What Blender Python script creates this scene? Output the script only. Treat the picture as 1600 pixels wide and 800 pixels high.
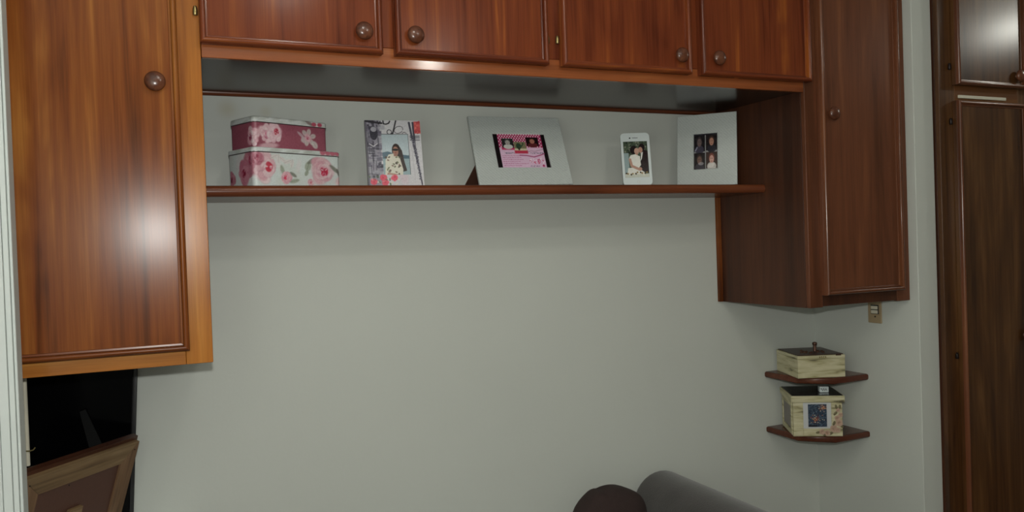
import bpy, bmesh, math, random
import numpy as np
from mathutils import Matrix, Vector

# ------------------------------------------------------------------ clear
for o in list(bpy.data.objects):
    bpy.data.objects.remove(o, do_unlink=True)
scene = bpy.context.scene
COL = scene.collection
rng = np.random.default_rng(7)
random.seed(7)

# ------------------------------------------------------------------ camera
cam_d = bpy.data.cameras.new('camera')
cam_d.sensor_fit = 'HORIZONTAL'
cam_d.sensor_width = 36.0
cam_d.lens = 36.0 * 1254.73 / 1600.0
cam_d.clip_start = 0.02
cam = bpy.data.objects.new('camera', cam_d)
COL.objects.link(cam)
cr = Vector((0.91356821, -0.40518901, -0.03485657))
cu = Vector((0.03805169, -0.00016910, 0.99927576))
cf = Vector((0.40490145, 0.91423292, -0.01526364))
M = Matrix(((cr.x, cu.x, -cf.x, -2.4965), (cr.y, cu.y, -cf.y, -2.5494), (cr.z, cu.z, -cf.z, 1.5), (0, 0, 0, 1)))
cam.matrix_world = M
scene.camera = cam

# ------------------------------------------------------------------ world, lights, exposure
w = bpy.data.worlds.new('world')
scene.world = w
w.use_nodes = True
w.node_tree.nodes['Background'].inputs[0].default_value = (0.8, 0.9, 1.0, 1)
w.node_tree.nodes['Background'].inputs[1].default_value = 0.05


def point_light(name, loc, energy, radius, color):
    l = bpy.data.lights.new(name, 'POINT')
    l.energy = energy
    l.shadow_soft_size = radius
    l.color = color
    o = bpy.data.objects.new(name, l)
    o.location = loc
    COL.objects.link(o)
    return o


point_light('camera_flash', (-2.49, -2.56, 1.615), 65.0, 0.02, (0.985, 1.0, 0.96))
point_light('ceiling_bulb', (-1.20, -2.25, 2.43), 7.0, 0.05, (1.0, 0.97, 0.88))
point_light('ceiling_bulb', (-2.0, -1.65, 2.56), 6.5, 0.05, (1.0, 0.97, 0.88))
point_light('ceiling_bulb', (1.44, -1.19, 2.48), 7.0, 0.05, (1.0, 1.0, 0.90))

vs = scene.view_settings
vs.view_transform = 'Standard'
vs.look = 'None'
vs.exposure = 0.0
vs.gamma = 1.0
vs.use_curve_mapping = False


# ------------------------------------------------------------------ object helpers
def tag(o, label=None, cat=None, group=None, kind=None):
    if label: o['label'] = label
    if cat: o['category'] = cat
    if group: o['group'] = group
    if kind: o['kind'] = kind
    return o


def thing(name, label, cat, loc=(0, 0, 0), rot=(0, 0, 0), group=None):
    o = bpy.data.objects.new(name, None)
    o.empty_display_size = 0.05
    o.location = loc
    o.rotation_euler = rot
    COL.objects.link(o)
    return tag(o, label, cat, group)


def link(name, me, mat, parent=None, loc=(0, 0, 0), rot=(0, 0, 0)):
    if mat is not None and not me.materials:
        me.materials.append(mat)
    o = bpy.data.objects.new(name, me)
    o.location = loc
    o.rotation_euler = rot
    if parent is not None:
        o.parent = parent
    COL.objects.link(o)
    if me.get('weighted'):
        md = o.modifiers.new('weighted_normals', 'WEIGHTED_NORMAL')
        md.weight = 100
        md.keep_sharp = True
    return o


def weighted(me):
    me['weighted'] = 1
    return me


def finish(me, smooth=True, angle=35):
    if smooth:
        me.shade_smooth()
        me.set_sharp_from_angle(angle=math.radians(angle))
    return me


def mesh(name, verts, faces, smooth=True, angle=35, fix=True):
    me = bpy.data.meshes.new(name)
    me.from_pydata([tuple(v) for v in verts], [], faces)
    me.validate()
    if fix:
        bm = bmesh.new()
        bm.from_mesh(me)
        bmesh.ops.recalc_face_normals(bm, faces=bm.faces)
        bm.to_mesh(me)
        bm.free()
    return finish(me, smooth, angle)


def box_mesh(name, x0, x1, y0, y1, z0, z1, bevel=0.0015, seg=2):
    bm = bmesh.new()
    bmesh.ops.create_cube(bm, size=1)
    for v in bm.verts:
        v.co = Vector(((x0 + x1) / 2 + v.co.x * (x1 - x0), (y0 + y1) / 2 + v.co.y * (y1 - y0), (z0 + z1) / 2 + v.co.z * (z1 - z0)))
    if bevel > 0:
        bmesh.ops.bevel(bm, geom=list(bm.edges), offset=bevel, segments=seg, profile=0.5, affect='EDGES')
    me = bpy.data.meshes.new(name)
    bm.to_mesh(me)
    bm.free()
    return weighted(finish(me, True, 50)) if bevel > 0 else finish(me, False)


def box(name, x, y, z, mat, parent=None, bevel=0.0015, org=None):
    """world-space box; stored relative to the parent's location"""
    ox, oy, oz = (0, 0, 0) if org is None else org
    return link(name, box_mesh(name, x[0] - ox, x[1] - ox, y[0] - oy, y[1] - oy, z[0] - oz, z[1] - oz, bevel), mat, parent)


def lathe_mesh(name, prof, n=32, axis='z', angle=40):
    verts, faces = [], []
    k = len(prof)
    for i in range(n):
        a = 2 * math.pi * i / n
        for r, h in prof:
            if axis == 'z':
                verts.append((r * math.cos(a), r * math.sin(a), h))
            else:                      # axis points to -y
                verts.append((r * math.cos(a), -h, r * math.sin(a)))
    for i in range(n):
        j = (i + 1) % n
        for q in range(k - 1):
            faces.append((i * k + q, j * k + q, j * k + q + 1, i * k + q + 1))
    me = bpy.data.meshes.new(name)
    me.from_pydata(verts, [], faces)
    bm = bmesh.new()
    bm.from_mesh(me)
    bmesh.ops.remove_doubles(bm, verts=bm.verts, dist=1e-6)
    bmesh.ops.recalc_face_normals(bm, faces=bm.faces)
    bm.to_mesh(me)
    bm.free()
    return finish(me, True, angle)


def tube_mesh(name, pts, r, n=10):
    pts = [Vector(p) for p in pts]
    verts, faces = [], []
    for i, p in enumerate(pts):
        a = pts[max(i - 1, 0)]
        b = pts[min(i + 1, len(pts) - 1)]
        t = (b - a).normalized()
        u = t.cross(Vector((0.13, 0.31, 0.94))).normalized()
        v = t.cross(u)
        for k in range(n):
            an = 2 * math.pi * k / n
            verts.append(p + (u * math.cos(an) + v * math.sin(an)) * r)
    for i in range(len(pts) - 1):
        for k in range(n):
            faces.append((i * n + k, i * n + (k + 1) % n, (i + 1) * n + (k + 1) % n, (i + 1) * n + k))
    faces.append(tuple(range(n)))
    faces.append(tuple((len(pts) - 1) * n + k for k in range(n)))
    return mesh(name, verts, faces)


def prism_mesh(name, poly, h0, h1, bevel=0.0, seg=3):
    """xy polygon extruded in z; horizontal rim edges rounded"""
    bm = bmesh.new()
    vs_ = [bm.verts.new((x, y, h0)) for x, y in poly]
    f = bm.faces.new(vs_)
    r = bmesh.ops.extrude_face_region(bm, geom=[f])
    for e in r['geom']:
        if isinstance(e, bmesh.types.BMVert):
            e.co.z = h1
    bmesh.ops.recalc_face_normals(bm, faces=bm.faces)
    if bevel > 0:
        ed = [e for e in bm.edges if abs(e.verts[0].co.z - e.verts[1].co.z) < 1e-6]
        bmesh.ops.bevel(bm, geom=ed, offset=bevel, segments=seg, profile=0.5, affect='EDGES')
    me = bpy.data.meshes.new(name)
    bm.to_mesh(me)
    bm.free()
    return weighted(finish(me, True, 50))


# ------------------------------------------------------------------ materials
def lin(c):
    c = np.asarray(c, float)
    if c.max() > 1.0:
        c = c / 255.0
    return np.where(c <= 0.04045, c / 12.92, ((c + 0.055) / 1.055) ** 2.4)


def rgba(c):
    l = lin(c)
    return (float(l[0]), float(l[1]), float(l[2]), 1.0)


def new_mat(name):
    m = bpy.data.materials.new(name)
    m.use_nodes = True
    nt = m.node_tree
    return m, nt, nt.nodes['Principled BSDF']


def plain(name, col, rough=0.5, metal=0.0, bump=0.0, bscale=200.0, var=0.06, vscale=6.0, coat=0.0):
    m, nt, b = new_mat(name)
    tc = nt.nodes.new('ShaderNodeTexCoord')
    nz = nt.nodes.new('ShaderNodeTexNoise')
    nz.inputs['Scale'].default_value = vscale
    nz.inputs['Detail'].default_value = 4
    nt.links.new(tc.outputs['Object'], nz.inputs['Vector'])
    mx = nt.nodes.new('ShaderNodeMix')
    mx.data_type = 'RGBA'
    c = rgba(col)
    mx.inputs['A'].default_value = tuple(v * (1 - var) for v in c[:3]) + (1,)
    mx.inputs['B'].default_value = tuple(min(1, v * (1 + var)) for v in c[:3]) + (1,)
    nt.links.new(nz.outputs['Fac'], mx.inputs['Factor'])
    nt.links.new(mx.outputs['Result'], b.inputs['Base Color'])
    b.inputs['Roughness'].default_value = rough
    b.inputs['Metallic'].default_value = metal
    b.inputs['Coat Weight'].default_value = coat
    b.inputs['Coat Roughness'].default_value = 0.12
    if bump > 0:
        n2 = nt.nodes.new('ShaderNodeTexNoise')
        n2.inputs['Scale'].default_value = bscale
        n2.inputs['Detail'].default_value = 3
        nt.links.new(tc.outputs['Object'], n2.inputs['Vector'])
        bp = nt.nodes.new('ShaderNodeBump')
        bp.inputs['Strength'].default_value = bump
        bp.inputs['Distance'].default_value = 0.002
        nt.links.new(n2.outputs['Fac'], bp.inputs['Height'])
        nt.links.new(bp.outputs['Normal'], b.inputs['Normal'])
    return m


def wood(name, cols, axis='Z', across=13.0, along=0.9, rough=0.3, coat=0.0, fine=0.14, spec=0.5, bump=0.006):
    """varnished timber: broad figure, narrow streaks and fine pores running along one axis"""
    m, nt, b = new_mat(name)
    N, L = nt.nodes, nt.links
    tc = N.new('ShaderNodeTexCoord')
    oi = N.new('ShaderNodeObjectInfo')
    mul = N.new('ShaderNodeVectorMath')
    mul.operation = 'MULTIPLY_ADD'
    cmb = N.new('ShaderNodeCombineXYZ')
    for k in range(3):
        L.new(oi.outputs['Random'], cmb.inputs[k])
    mul.inputs[1].default_value = (7.3, 11.1, 5.7)
    L.new(cmb.outputs[0], mul.inputs[0])
    L.new(tc.outputs['Object'], mul.inputs[2])

    def mapped(a, l):
        mp = N.new('ShaderNodeMapping')
        s = [a, a, a]
        s['XYZ'.index(axis)] = l
        mp.inputs['Scale'].default_value = s
        L.new(mul.outputs[0], mp.inputs['Vector'])
        return mp

    def noise(mp, detail, dist, rough_=0.55):
        nz = N.new('ShaderNodeTexNoise')
        nz.inputs['Scale'].default_value = 1.0
        nz.inputs['Detail'].default_value = detail
        nz.inputs['Distortion'].default_value = dist
        nz.inputs['Roughness'].default_value = rough_
        L.new(mp.outputs[0], nz.inputs['Vector'])
        return nz
    n1 = noise(mapped(across * .55, along), 3, 1.3)
    n2 = noise(mapped(across * 3.2, along * 1.2), 3, 0.5)
    n3 = noise(mapped(across * 28, along * 9), 2, 0.0)
    a1 = N.new('ShaderNodeMath'); a1.operation = 'MULTIPLY_ADD'
    a1.inputs[1].default_value = 0.38
    L.new(n2.outputs['Fac'], a1.inputs[0])
    s1 = N.new('ShaderNodeMath'); s1.operation = 'MULTIPLY'
    s1.inputs[1].default_value = 0.62
    L.new(n1.outputs['Fac'], s1.inputs[0])
    L.new(s1.outputs[0], a1.inputs[2])
    rp = N.new('ShaderNodeValToRGB')
    el = rp.color_ramp.elements
    pos = np.linspace(0.38, 0.64, len(cols))
    el[0].position = float(pos[0]); el[0].color = rgba(cols[0])
    el[1].position = float(pos[-1]); el[1].color = rgba(cols[-1])
    for p_, c_ in list(zip(pos, cols))[1:-1]:
        e = el.new(float(p_)); e.color = rgba(c_)
    L.new(a1.outputs[0], rp.inputs[0])
    pr = N.new('ShaderNodeMapRange')
    pr.inputs['From Min'].default_value = 0.3
    pr.inputs['From Max'].default_value = 0.7
    pr.inputs['To Min'].default_value = 1.0 - fine
    pr.inputs['To Max'].default_value = 1.0 + fine * 0.3
    L.new(n3.outputs['Fac'], pr.inputs['Value'])
    mm = N.new('ShaderNodeVectorMath'); mm.operation = 'SCALE'
    L.new(rp.outputs['Color'], mm.inputs[0])
    L.new(pr.outputs[0], mm.inputs['Scale'])
    L.new(mm.outputs[0], b.inputs['Base Color'])
    b.inputs['Roughness'].default_value = rough
    b.inputs['Specular IOR Level'].default_value = spec
    b.inputs['Coat Weight'].default_value = coat
    b.inputs['Coat Roughness'].default_value = 0.1
    bp = N.new('ShaderNodeBump')
    bp.inputs['Strength'].default_value = bump
    bp.inputs['Distance'].default_value = 0.001
    L.new(n3.outputs['Fac'], bp.inputs['Height'])
    L.new(bp.outputs['Normal'], b.inputs['Normal'])
    return m


DOOR_L = [(88, 46, 22), (120, 64, 28), (134, 76, 33), (160, 102, 46)]
DOOR_U = [(88, 40, 24), (112, 54, 31), (122, 61, 33), (158, 88, 38)]
DOOR_R = [(88, 52, 34), (106, 63, 42), (113, 68, 45), (126, 78, 50)]
FRAME = [(136, 76, 30), (164, 100, 38), (176, 112, 46), (196, 138, 66)]
RAIL = [(118, 62, 34), (142, 78, 42), (150, 84, 46), (164, 98, 54)]
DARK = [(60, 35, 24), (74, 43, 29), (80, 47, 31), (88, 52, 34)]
WARD = [(62, 38, 21), (80, 50, 27), (90, 58, 31), (106, 72, 40)]
SHELF = [(88, 46, 28), (106, 56, 34), (114, 62, 38), (128, 74, 44)]
M_DOOR_Z = wood('varnished_door_wood', DOOR_U, 'Z', rough=0.21, spec=0.13)
M_DOOR_L = wood('honey_door_wood', DOOR_L, 'Z', rough=0.215, spec=0.15)
M_DOOR_R = wood('dark_door_wood', DOOR_R, 'Z', rough=0.28, spec=0.25)
M_BEAD_Z = wood('varnished_bead_wood', DOOR_U, 'Z', rough=0.2, spec=0.3)
M_BEAD_X = wood('varnished_bead_wood_across', DOOR_U, 'X', rough=0.2, spec=0.3)
M_BEADL_Z = wood('honey_bead_wood', DOOR_L, 'Z', rough=0.25, spec=0.2)
M_BEADL_X = wood('honey_bead_wood_across', DOOR_L, 'X', rough=0.25, spec=0.2)
M_BEADR_Z = wood('dark_bead_wood', DOOR_R, 'Z', rough=0.17, spec=0.4)
M_BEADR_X = wood('dark_bead_wood_across', DOOR_R, 'X', rough=0.17, spec=0.4)
M_FRAME_Z = wood('light_frame_wood', FRAME, 'Z', across=10, rough=0.23, spec=0.2)
M_RAIL_X = wood('rail_wood', RAIL, 'X', across=10, rough=0.13, spec=0.4)
M_FRAME_X = wood('light_frame_wood_across', FRAME, 'X', across=10, rough=0.22, spec=0.3)
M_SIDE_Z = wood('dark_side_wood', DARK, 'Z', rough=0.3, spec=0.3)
M_SHELF_X = wood('shelf_wood', SHELF, 'X', rough=0.25, spec=0.3)
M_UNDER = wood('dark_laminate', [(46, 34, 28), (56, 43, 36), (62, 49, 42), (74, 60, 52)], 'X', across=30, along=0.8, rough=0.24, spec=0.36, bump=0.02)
M_WARD_Z = wood('wardrobe_wood', WARD, 'Z', rough=0.27, spec=0.4)
M_WARD_X = wood('wardrobe_rail_wood', [(84, 50, 26), (104, 64, 32), (112, 70, 36), (128, 84, 44)], 'X', rough=0.27, spec=0.3)
M_KNOB = wood('knob_wood', [(74, 42, 30), (96, 56, 38), (112, 68, 46)], 'Y', across=30, along=8, rough=0.22)
M_HINGE = plain('aged_brass', (150, 135, 90), 0.35, 0.9)
M_HINGE_D = plain('dark_bronze', (44, 36, 34), 0.4, 0.7)
M_PLASTIC = plain('aged_beige_plastic', (168, 146, 112), 0.45)
M_CREAM = plain('cream_plastic', (214, 208, 188), 0.4)
M_BLACK = plain('black_plastic', (16, 16, 18), 0.4)
M_SCREEN = plain('black_glass', (5, 5, 6), 0.12)
M_SCREEN.node_tree.nodes['Principled BSDF'].inputs['Specular IOR Level'].default_value = 0.08
M_WHITE_GLOSS = plain('white_enamel', (214, 222, 222), 0.35, var=0.02)
M_TRIM = plain('white_painted_wood', (200, 206, 202), 0.6, var=0.02)


def wall_mat(name, col, stains=()):
    m, nt, b = new_mat(name)
    N, L = nt.nodes, nt.links
    tc = N.new('ShaderNodeTexCoord')
    nz = N.new('ShaderNodeTexNoise')
    nz.inputs['Scale'].default_value = 1.6
    nz.inputs['Detail'].default_value = 5
    L.new(tc.outputs['Object'], nz.inputs['Vector'])
    mx = N.new('ShaderNodeMix'); mx.data_type = 'RGBA'
    c = rgba(col)
    mx.inputs['A'].default_value = tuple(v * 0.95 for v in c[:3]) + (1,)
    mx.inputs['B'].default_value = tuple(min(v * 1.05, 1) for v in c[:3]) + (1,)
    L.new(nz.outputs['Fac'], mx.inputs['Factor'])
    out = mx.outputs['Result']
    for (sx, sy, sz, r, k) in stains:
        d = N.new('ShaderNodeVectorMath'); d.operation = 'DISTANCE'
        d.inputs[1].default_value = (sx, sy, sz)
        L.new(tc.outputs['Object'], d.inputs[0])
        mr = N.new('ShaderNodeMapRange'); mr.interpolation_type = 'SMOOTHSTEP'
        mr.inputs['From Min'].default_value = r
        mr.inputs['From Max'].default_value = 0.0
        mr.inputs['To Min'].default_value = 0.0
        mr.inputs['To Max'].default_value = k
        L.new(d.outputs['Value'], mr.inputs['Value'])
        m2 = N.new('ShaderNodeMix'); m2.data_type = 'RGBA'
        L.new(mr.outputs[0], m2.inputs['Factor'])
        L.new(out, m2.inputs['A'])
        m2.inputs['B'].default_value = rgba((176, 160, 112))
        out = m2.outputs['Result']
    L.new(out, b.inputs['Base Color'])
    b.inputs['Roughness'].default_value = 0.75
    n2 = N.new('ShaderNodeTexNoise')
    n2.inputs['Scale'].default_value = 90
    n2.inputs['Detail'].default_value = 4
    L.new(tc.outputs['Object'], n2.inputs['Vector'])
    bp = N.new('ShaderNodeBump')
    bp.inputs['Strength'].default_value = 0.12
    bp.inputs['Distance'].default_value = 0.002
    L.new(n2.outputs['Fac'], bp.inputs['Height'])
    L.new(bp.outputs['Normal'], b.inputs['Normal'])
    return m


WALLC = (201, 204, 197)
M_WALL = wall_mat('painted_plaster_with_damp_spots', WALLC, [(-2.285, 0, 1.934, 0.042, 0.32), (-2.174, 0, 1.928, 0.03, 0.22)])
M_WALL2 = wall_mat('painted_plaster', WALLC)
M_CEIL = wall_mat('ceiling_paint', (226, 226, 222))
M_FLOOR = wood('floor_parquet', [(70, 56, 46), (92, 74, 60), (106, 88, 72)], 'X', across=8, rough=0.35)


# ------------------------------------------------------------------ printed surfaces (flat print on real pieces)
class Canvas:
    """a small numpy painting in metres (origin bottom left, v up), turned into vertex colours of the printed sheet"""

    def __init__(self, w, h, res, col):
        self.w, self.h = w, h
        self.nx = max(8, int(round(w / res)) + 1)
        self.ny = max(8, int(round(h / res)) + 1)
        self.X, self.Y = np.meshgrid(np.linspace(0, w, self.nx), np.linspace(0, h, self.ny))
        self.a = np.empty((self.ny, self.nx, 3))
        self.a[:] = np.asarray(col, float)
        self.px = w / (self.nx - 1)

    def put(self, mask, col, alpha=1.0):
        k = (np.clip(mask, 0, 1) * alpha)[..., None]
        self.a = self.a * (1 - k) + np.asarray(col, float) * k

    def ell(self, cx, cy, rx, ry, col, ang=0.0, alpha=1.0, soft=None):
        c, s = math.cos(ang), math.sin(ang)
        dx, dy = self.X - cx, self.Y - cy
        q = np.sqrt(((dx * c + dy * s) / rx) ** 2 + ((-dx * s + dy * c) / ry) ** 2)
        sf = soft if soft is not None else self.px / min(rx, ry)
        self.put((1 - q) / max(sf, 1e-6) + 0.5, col, alpha)

    def rect(self, x0, y0, x1, y1, col, alpha=1.0):
        m = np.minimum.reduce([self.X - x0, x1 - self.X, self.Y - y0, y1 - self.Y]) / self.px + 0.5
        self.put(m, col, alpha)

    def poly(self, pts, col, alpha=1.0):
        inside = np.zeros(self.X.shape, bool)
        n = len(pts)
        for i in range(n):
            (x1, y1), (x2, y2) = pts[i], pts[(i + 1) % n]
            if y1 == y2:
                continue
            cond = ((y1 > self.Y) != (y2 > self.Y)) & (self.X < (x2 - x1) * (self.Y - y1) / (y2 - y1) + x1)
            inside ^= cond
        self.put(inside.astype(float), col, alpha)

    def line(self, pts, wd, col, alpha=1.0):
        dmin = np.full(self.X.shape, 1e9)
        for (x1, y1), (x2, y2) in zip(pts[:-1], pts[1:]):
            vx, vy = x2 - x1, y2 - y1
            t = np.clip(((self.X - x1) * vx + (self.Y - y1) * vy) / (vx * vx + vy * vy + 1e-12), 0, 1)
            dmin = np.minimum(dmin, np.hypot(self.X - x1 - t * vx, self.Y - y1 - t * vy))
        self.put((wd / 2 - dmin) / self.px + 0.5, col, alpha)

    def speckle(self, amp, block=2, box_=None):
        n = rng.normal(0, amp, (self.ny // block + 2, self.nx // block + 2))
        n = np.kron(n, np.ones((block, block)))[:self.ny, :self.nx, None]
        if box_ is not None:
            x0, y0, x1, y1 = box_
            n = n * ((self.X > x0) & (self.X < x1) & (self.Y > y0) & (self.Y < y1))[..., None]
        self.a = np.clip(self.a + n, 0, 255)

    def rose(self, cx, cy, rx, ry, pale, mid, core, coff=(0.15, 0.0), seed=0, petals=11):
        """loose painted rose: overlapping petals from the rim inward, darker folds, deep heart set off centre"""
        r = np.random.default_rng(seed)
        pale, mid, core = (np.asarray(q, float) for q in (pale, mid, core))
        self.ell(cx, cy, rx * .86, ry * .86, (pale + mid) / 2, r.uniform(0, 3), 1.0, 0.3)
        n = petals * 3
        for k in range(n):
            t = k / n
            rad = (0.80 - 0.62 * t) * r.uniform(.8, 1.12)
            a = 2.4 * k + r.uniform(-.4, .4)
            sz = (0.40 - 0.20 * t) * r.uniform(.75, 1.25)
            px_ = cx + coff[0] * rx * t + rx * rad * math.cos(a)
            py_ = cy + coff[1] * ry * t + ry * rad * math.sin(a)
            u = r.uniform(0, 1) ** .8
            an = a + math.pi / 2 + r.uniform(-.5, .5)
            self.ell(px_ - rx * .05 * math.cos(a), py_ - ry * .05 * math.sin(a), rx * sz * 1.1, ry * sz * .74, mid * .86, an, 0.55, 0.5)
            self.ell(px_, py_, rx * sz, ry * sz * .62, pale * u + mid * (1 - u), an, 0.9, 0.35)
        ox, oy = cx + coff[0] * rx, cy + coff[1] * ry
        for k in range(6):
            a = r.uniform(0, 6.28)
            self.ell(ox + rx * .14 * math.cos(a), oy + ry * .16 * math.sin(a), rx * .22, ry * .17, core * r.uniform(.85, 1.1), a, 0.85, 0.4)
        for k in range(5):
            a = r.uniform(0, 6.28)
            self.ell(ox + rx * .20 * math.cos(a), oy + ry * .22 * math.sin(a), rx * .13, ry * .05, pale if k % 2 else mid, a, 0.75, 0.5)

    def leaf(self, cx, cy, ln, wd, ang, col):
        self.ell(cx, cy, ln, wd, col, ang, 0.8, 0.35)
        self.line([(cx - ln * math.cos(ang), cy - ln * math.sin(ang)), (cx + ln * math.cos(ang), cy + ln * math.sin(ang))], wd * .2, np.asarray(col) * .75, .6)


def print_mat(name, rough=0.35, relief=0.0):
    m, nt, b = new_mat(name)
    at = nt.nodes.new('ShaderNodeAttribute')
    at.attribute_name = 'print'
    nt.links.new(at.outputs['Color'], b.inputs['Base Color'])
    b.inputs['Roughness'].default_value = rough
    return m


M_TIN = print_mat('printed_tin', 0.38)
M_PAPER = print_mat('printed_paper', 0.5)
M_PHOTO = print_mat('photo_print', 0.22)


def sheet(name, cv, pos, mat, parent, cut=None, loc=(0, 0, 0)):
    """grid of cv.nx x cv.ny vertices placed by pos(X, Y) -> arrays; cut(x, y) True drops the cell"""
    P = np.stack(pos(cv.X, cv.Y), -1).reshape(-1, 3)
    nx, ny = cv.nx, cv.ny
    idx = np.arange(nx * ny).reshape(ny, nx)
    q = np.stack([idx[:-1, :-1], idx[:-1, 1:], idx[1:, 1:], idx[1:, :-1]], -1)
    if cut is not None:
        xc = (cv.X[:-1, :-1] + cv.X[1:, 1:]) / 2
        yc = (cv.Y[:-1, :-1] + cv.Y[1:, 1:]) / 2
        q = q[~cut(xc, yc)]
    q = q.reshape(-1, 4)
    me = bpy.data.meshes.new(name)
    me.from_pydata(P.tolist(), [], q.tolist())
    ca = me.color_attributes.new('print', 'FLOAT_COLOR', 'POINT')
    c = lin(np.clip(cv.a, 0, 255) / 255.0).reshape(-1, 3)
    ca.data.foreach_set('color', np.concatenate([c, np.ones((len(c), 1))], 1).astype(np.float32).ravel())
    me.shade_smooth()
    return link(name, me, mat, parent, loc)


# ------------------------------------------------------------------ the room
def struct(name, x, y, z, mat, bevel=0.0):
    o = box(name, x, y, z, mat, None, bevel)
    return tag(o, kind='structure')


struct('floor', (-3.3, 3.0), (-4.4, 0.12), (-0.1, 0.0), M_FLOOR)
struct('ceiling', (-3.3, 3.0), (-4.4, 0.12), (2.62, 2.72), M_CEIL)
struct('wall_back', (-3.15, 0.0), (0.0, 0.12), (0.0, 2.62), M_WALL)
struct('wall_right', (0.0, 0.098), (-0.505, 0.12), (0.0, 2.62), M_WALL2, 0.003)
struct('wall_left', (-3.15, -3.0), (-4.4, 0.0), (0.0, 2.62), M_WALL2)
M_WALL3 = wall_mat('darkened_unseen_wall_paint', (150, 152, 146))  # unseen walls, kept darker to cut bounced light and strengthen the falloff
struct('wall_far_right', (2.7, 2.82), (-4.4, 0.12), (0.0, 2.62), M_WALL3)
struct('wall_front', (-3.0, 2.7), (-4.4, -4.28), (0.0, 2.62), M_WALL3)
struct('wall_back_alcove', (0.098, 2.7), (0.02, 0.12), (0.0, 2.62), M_WALL2)
# white door frame standing out from the left wall, stepped moulding along its edge
door = box('door_1', (-3.0, -2.790), (-0.70, -0.60), (0.0, 2.15), M_TRIM, None, 0.002)
tag(door, kind='structure')
box('casing', (-2.7898, -2.7735), (-0.697, -0.607), (0.0, 2.15), M_TRIM, door, 0.002)
box('casing', (-2.7732, -2.7630), (-0.693, -0.616), (0.0, 2.15), M_TRIM, door, 0.002)
box('casing', (-2.7627, -2.7570), (-0.689, -0.628), (0.0, 2.15), M_TRIM, door, 0.002)

# ------------------------------------------------------------------ joinery
FY = -0.47            # face-frame plane
KNOB_ME = lathe_mesh('knob', [(0, 0.0262), (0.006, 0.0259), (0.012, 0.0248), (0.0175, 0.0225), (0.0215, 0.0188), (0.0232, 0.0150), (0.0226, 0.0118), (0.019, 0.0096), (0.0125, 0.0082), (0.0100, 0.006), (0.0100, 0.002), (0.0115, 0.0), (0, 0.0)], 36, '-y')
HINGE_ME = lathe_mesh('hinge', [(0, 0.011), (0.003, 0.0108), (0.0045, 0.009), (0.0038, 0.0072), (0.0052, 0.006), (0.0058, 0.0), (0.0058, -0.010), (0.0045, -0.012), (0, -0.013)], 14, 'z')
BEAD = [(0.0, 0.0), (0.0, 0.006), (0.0012, 0.0105), (0.004, 0.0135), (0.0075, 0.0145), (0.011, 0.0132), (0.0132, 0.0098), (0.0142, 0.006), (0.0145, 0.0025), (0.0185, 0.0020), (0.0195, 0.0)]


def bead_side(side, x0, x1, z0, z1, y):
    """one mitred length of moulding on the door's face (face plane y, moulding rises toward -y)"""
    verts, faces = [], []
    for u, h in BEAD:
        a, b_, c, d_ = x0 + u, x1 - u, z0 + u, z1 - u
        ends = {'bottom': ((a, c), (b_, c)), 'top': ((a, d_), (b_, d_)), 'left': ((a, c), (a, d_)), 'right': ((b_, c), (b_, d_))}[side]
        for ex, ez in ends:
            verts.append((ex, y - h, ez))
    n = len(BEAD)
    for i in range(n - 1):
        faces.append((2 * i, 2 * i + 1, 2 * i + 3, 2 * i + 2))
    faces.append(tuple(range(0, 2 * n, 2)))
    faces.append(tuple(range(1, 2 * n, 2)))
    faces.append((0, 1, 2 * n - 1, 2 * n - 2))
    return mesh('moulding', verts, faces, True, 50)


def make_door(parent, org, x0, x1, z0, z1, y_face, knob, mat=None, thick=0.017, name='door', bz=None, bx=None):
    """slab from y_face to y_face-thick with a mitred bead and a turned knob; y_face is the face frame"""
    yb = y_face - 0.0006
    d_ = box(name, (x0, x1), (yb - thick, yb), (z0, z1), mat or M_DOOR_Z, parent, 0.0012, org)
    o = Vector(org)
    for s in ('left', 'right', 'bottom', 'top'):
        me = bead_side(s, x0 - o.x, x1 - o.x, z0 - o.z, z1 - o.z, yb - thick - o.y)
        link('moulding', me, (bz or M_BEAD_Z) if s in ('left', 'right') else (bx or M_BEAD_X), d_)
    if knob:
        link('knob', KNOB_ME, M_KNOB, d_, (knob[0] - o.x, yb - thick - o.y + 0.0005, knob[1] - o.z))
    return d_


def hinge(parent, org, x, z, y, mat):
    return link('hinge', HINGE_ME if mat is M_HINGE else HINGE_ME_D, mat, parent, (x - org[0], y - org[1], z - org[2]))


HINGE_ME_D = HINGE_ME.copy()
TOP = 2.46

# left tall cabinet
org = (-2.68, -0.25, 1.2375)
t = thing('tall_wall_cabinet', 'tall varnished wooden wall cabinet with one door and large round knob above the black screen', 'cabinet', org)
box('body', (-2.985, -2.3805), (-0.452, -0.002), (1.2405, TOP), M_SIDE_Z, t, 0.001, org)
box('stile', (-2.4393, -2.379), (FY, -0.4525), (1.2375, TOP), M_FRAME_Z, t, 0.0015, org)
box('stile', (-2.986, -2.925), (FY, -0.4525), (1.2375, TOP), M_FRAME_Z, t, 0.0015, org)
box('rail', (-2.9245, -2.4397), (FY, -0.4525), (1.2375, 1.30), M_FRAME_X, t, 0.0015, org)
box('rail', (-2.9245, -2.4397), (FY, -0.4525), (2.40, TOP), M_FRAME_X, t, 0.0015, org)
make_door(t, org, -2.945, -2.431, 1.2725, 2.42, FY, (-2.4836, 1.908), M_DOOR_L, bz=M_BEADL_Z, bx=M_BEADL_X)

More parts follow.
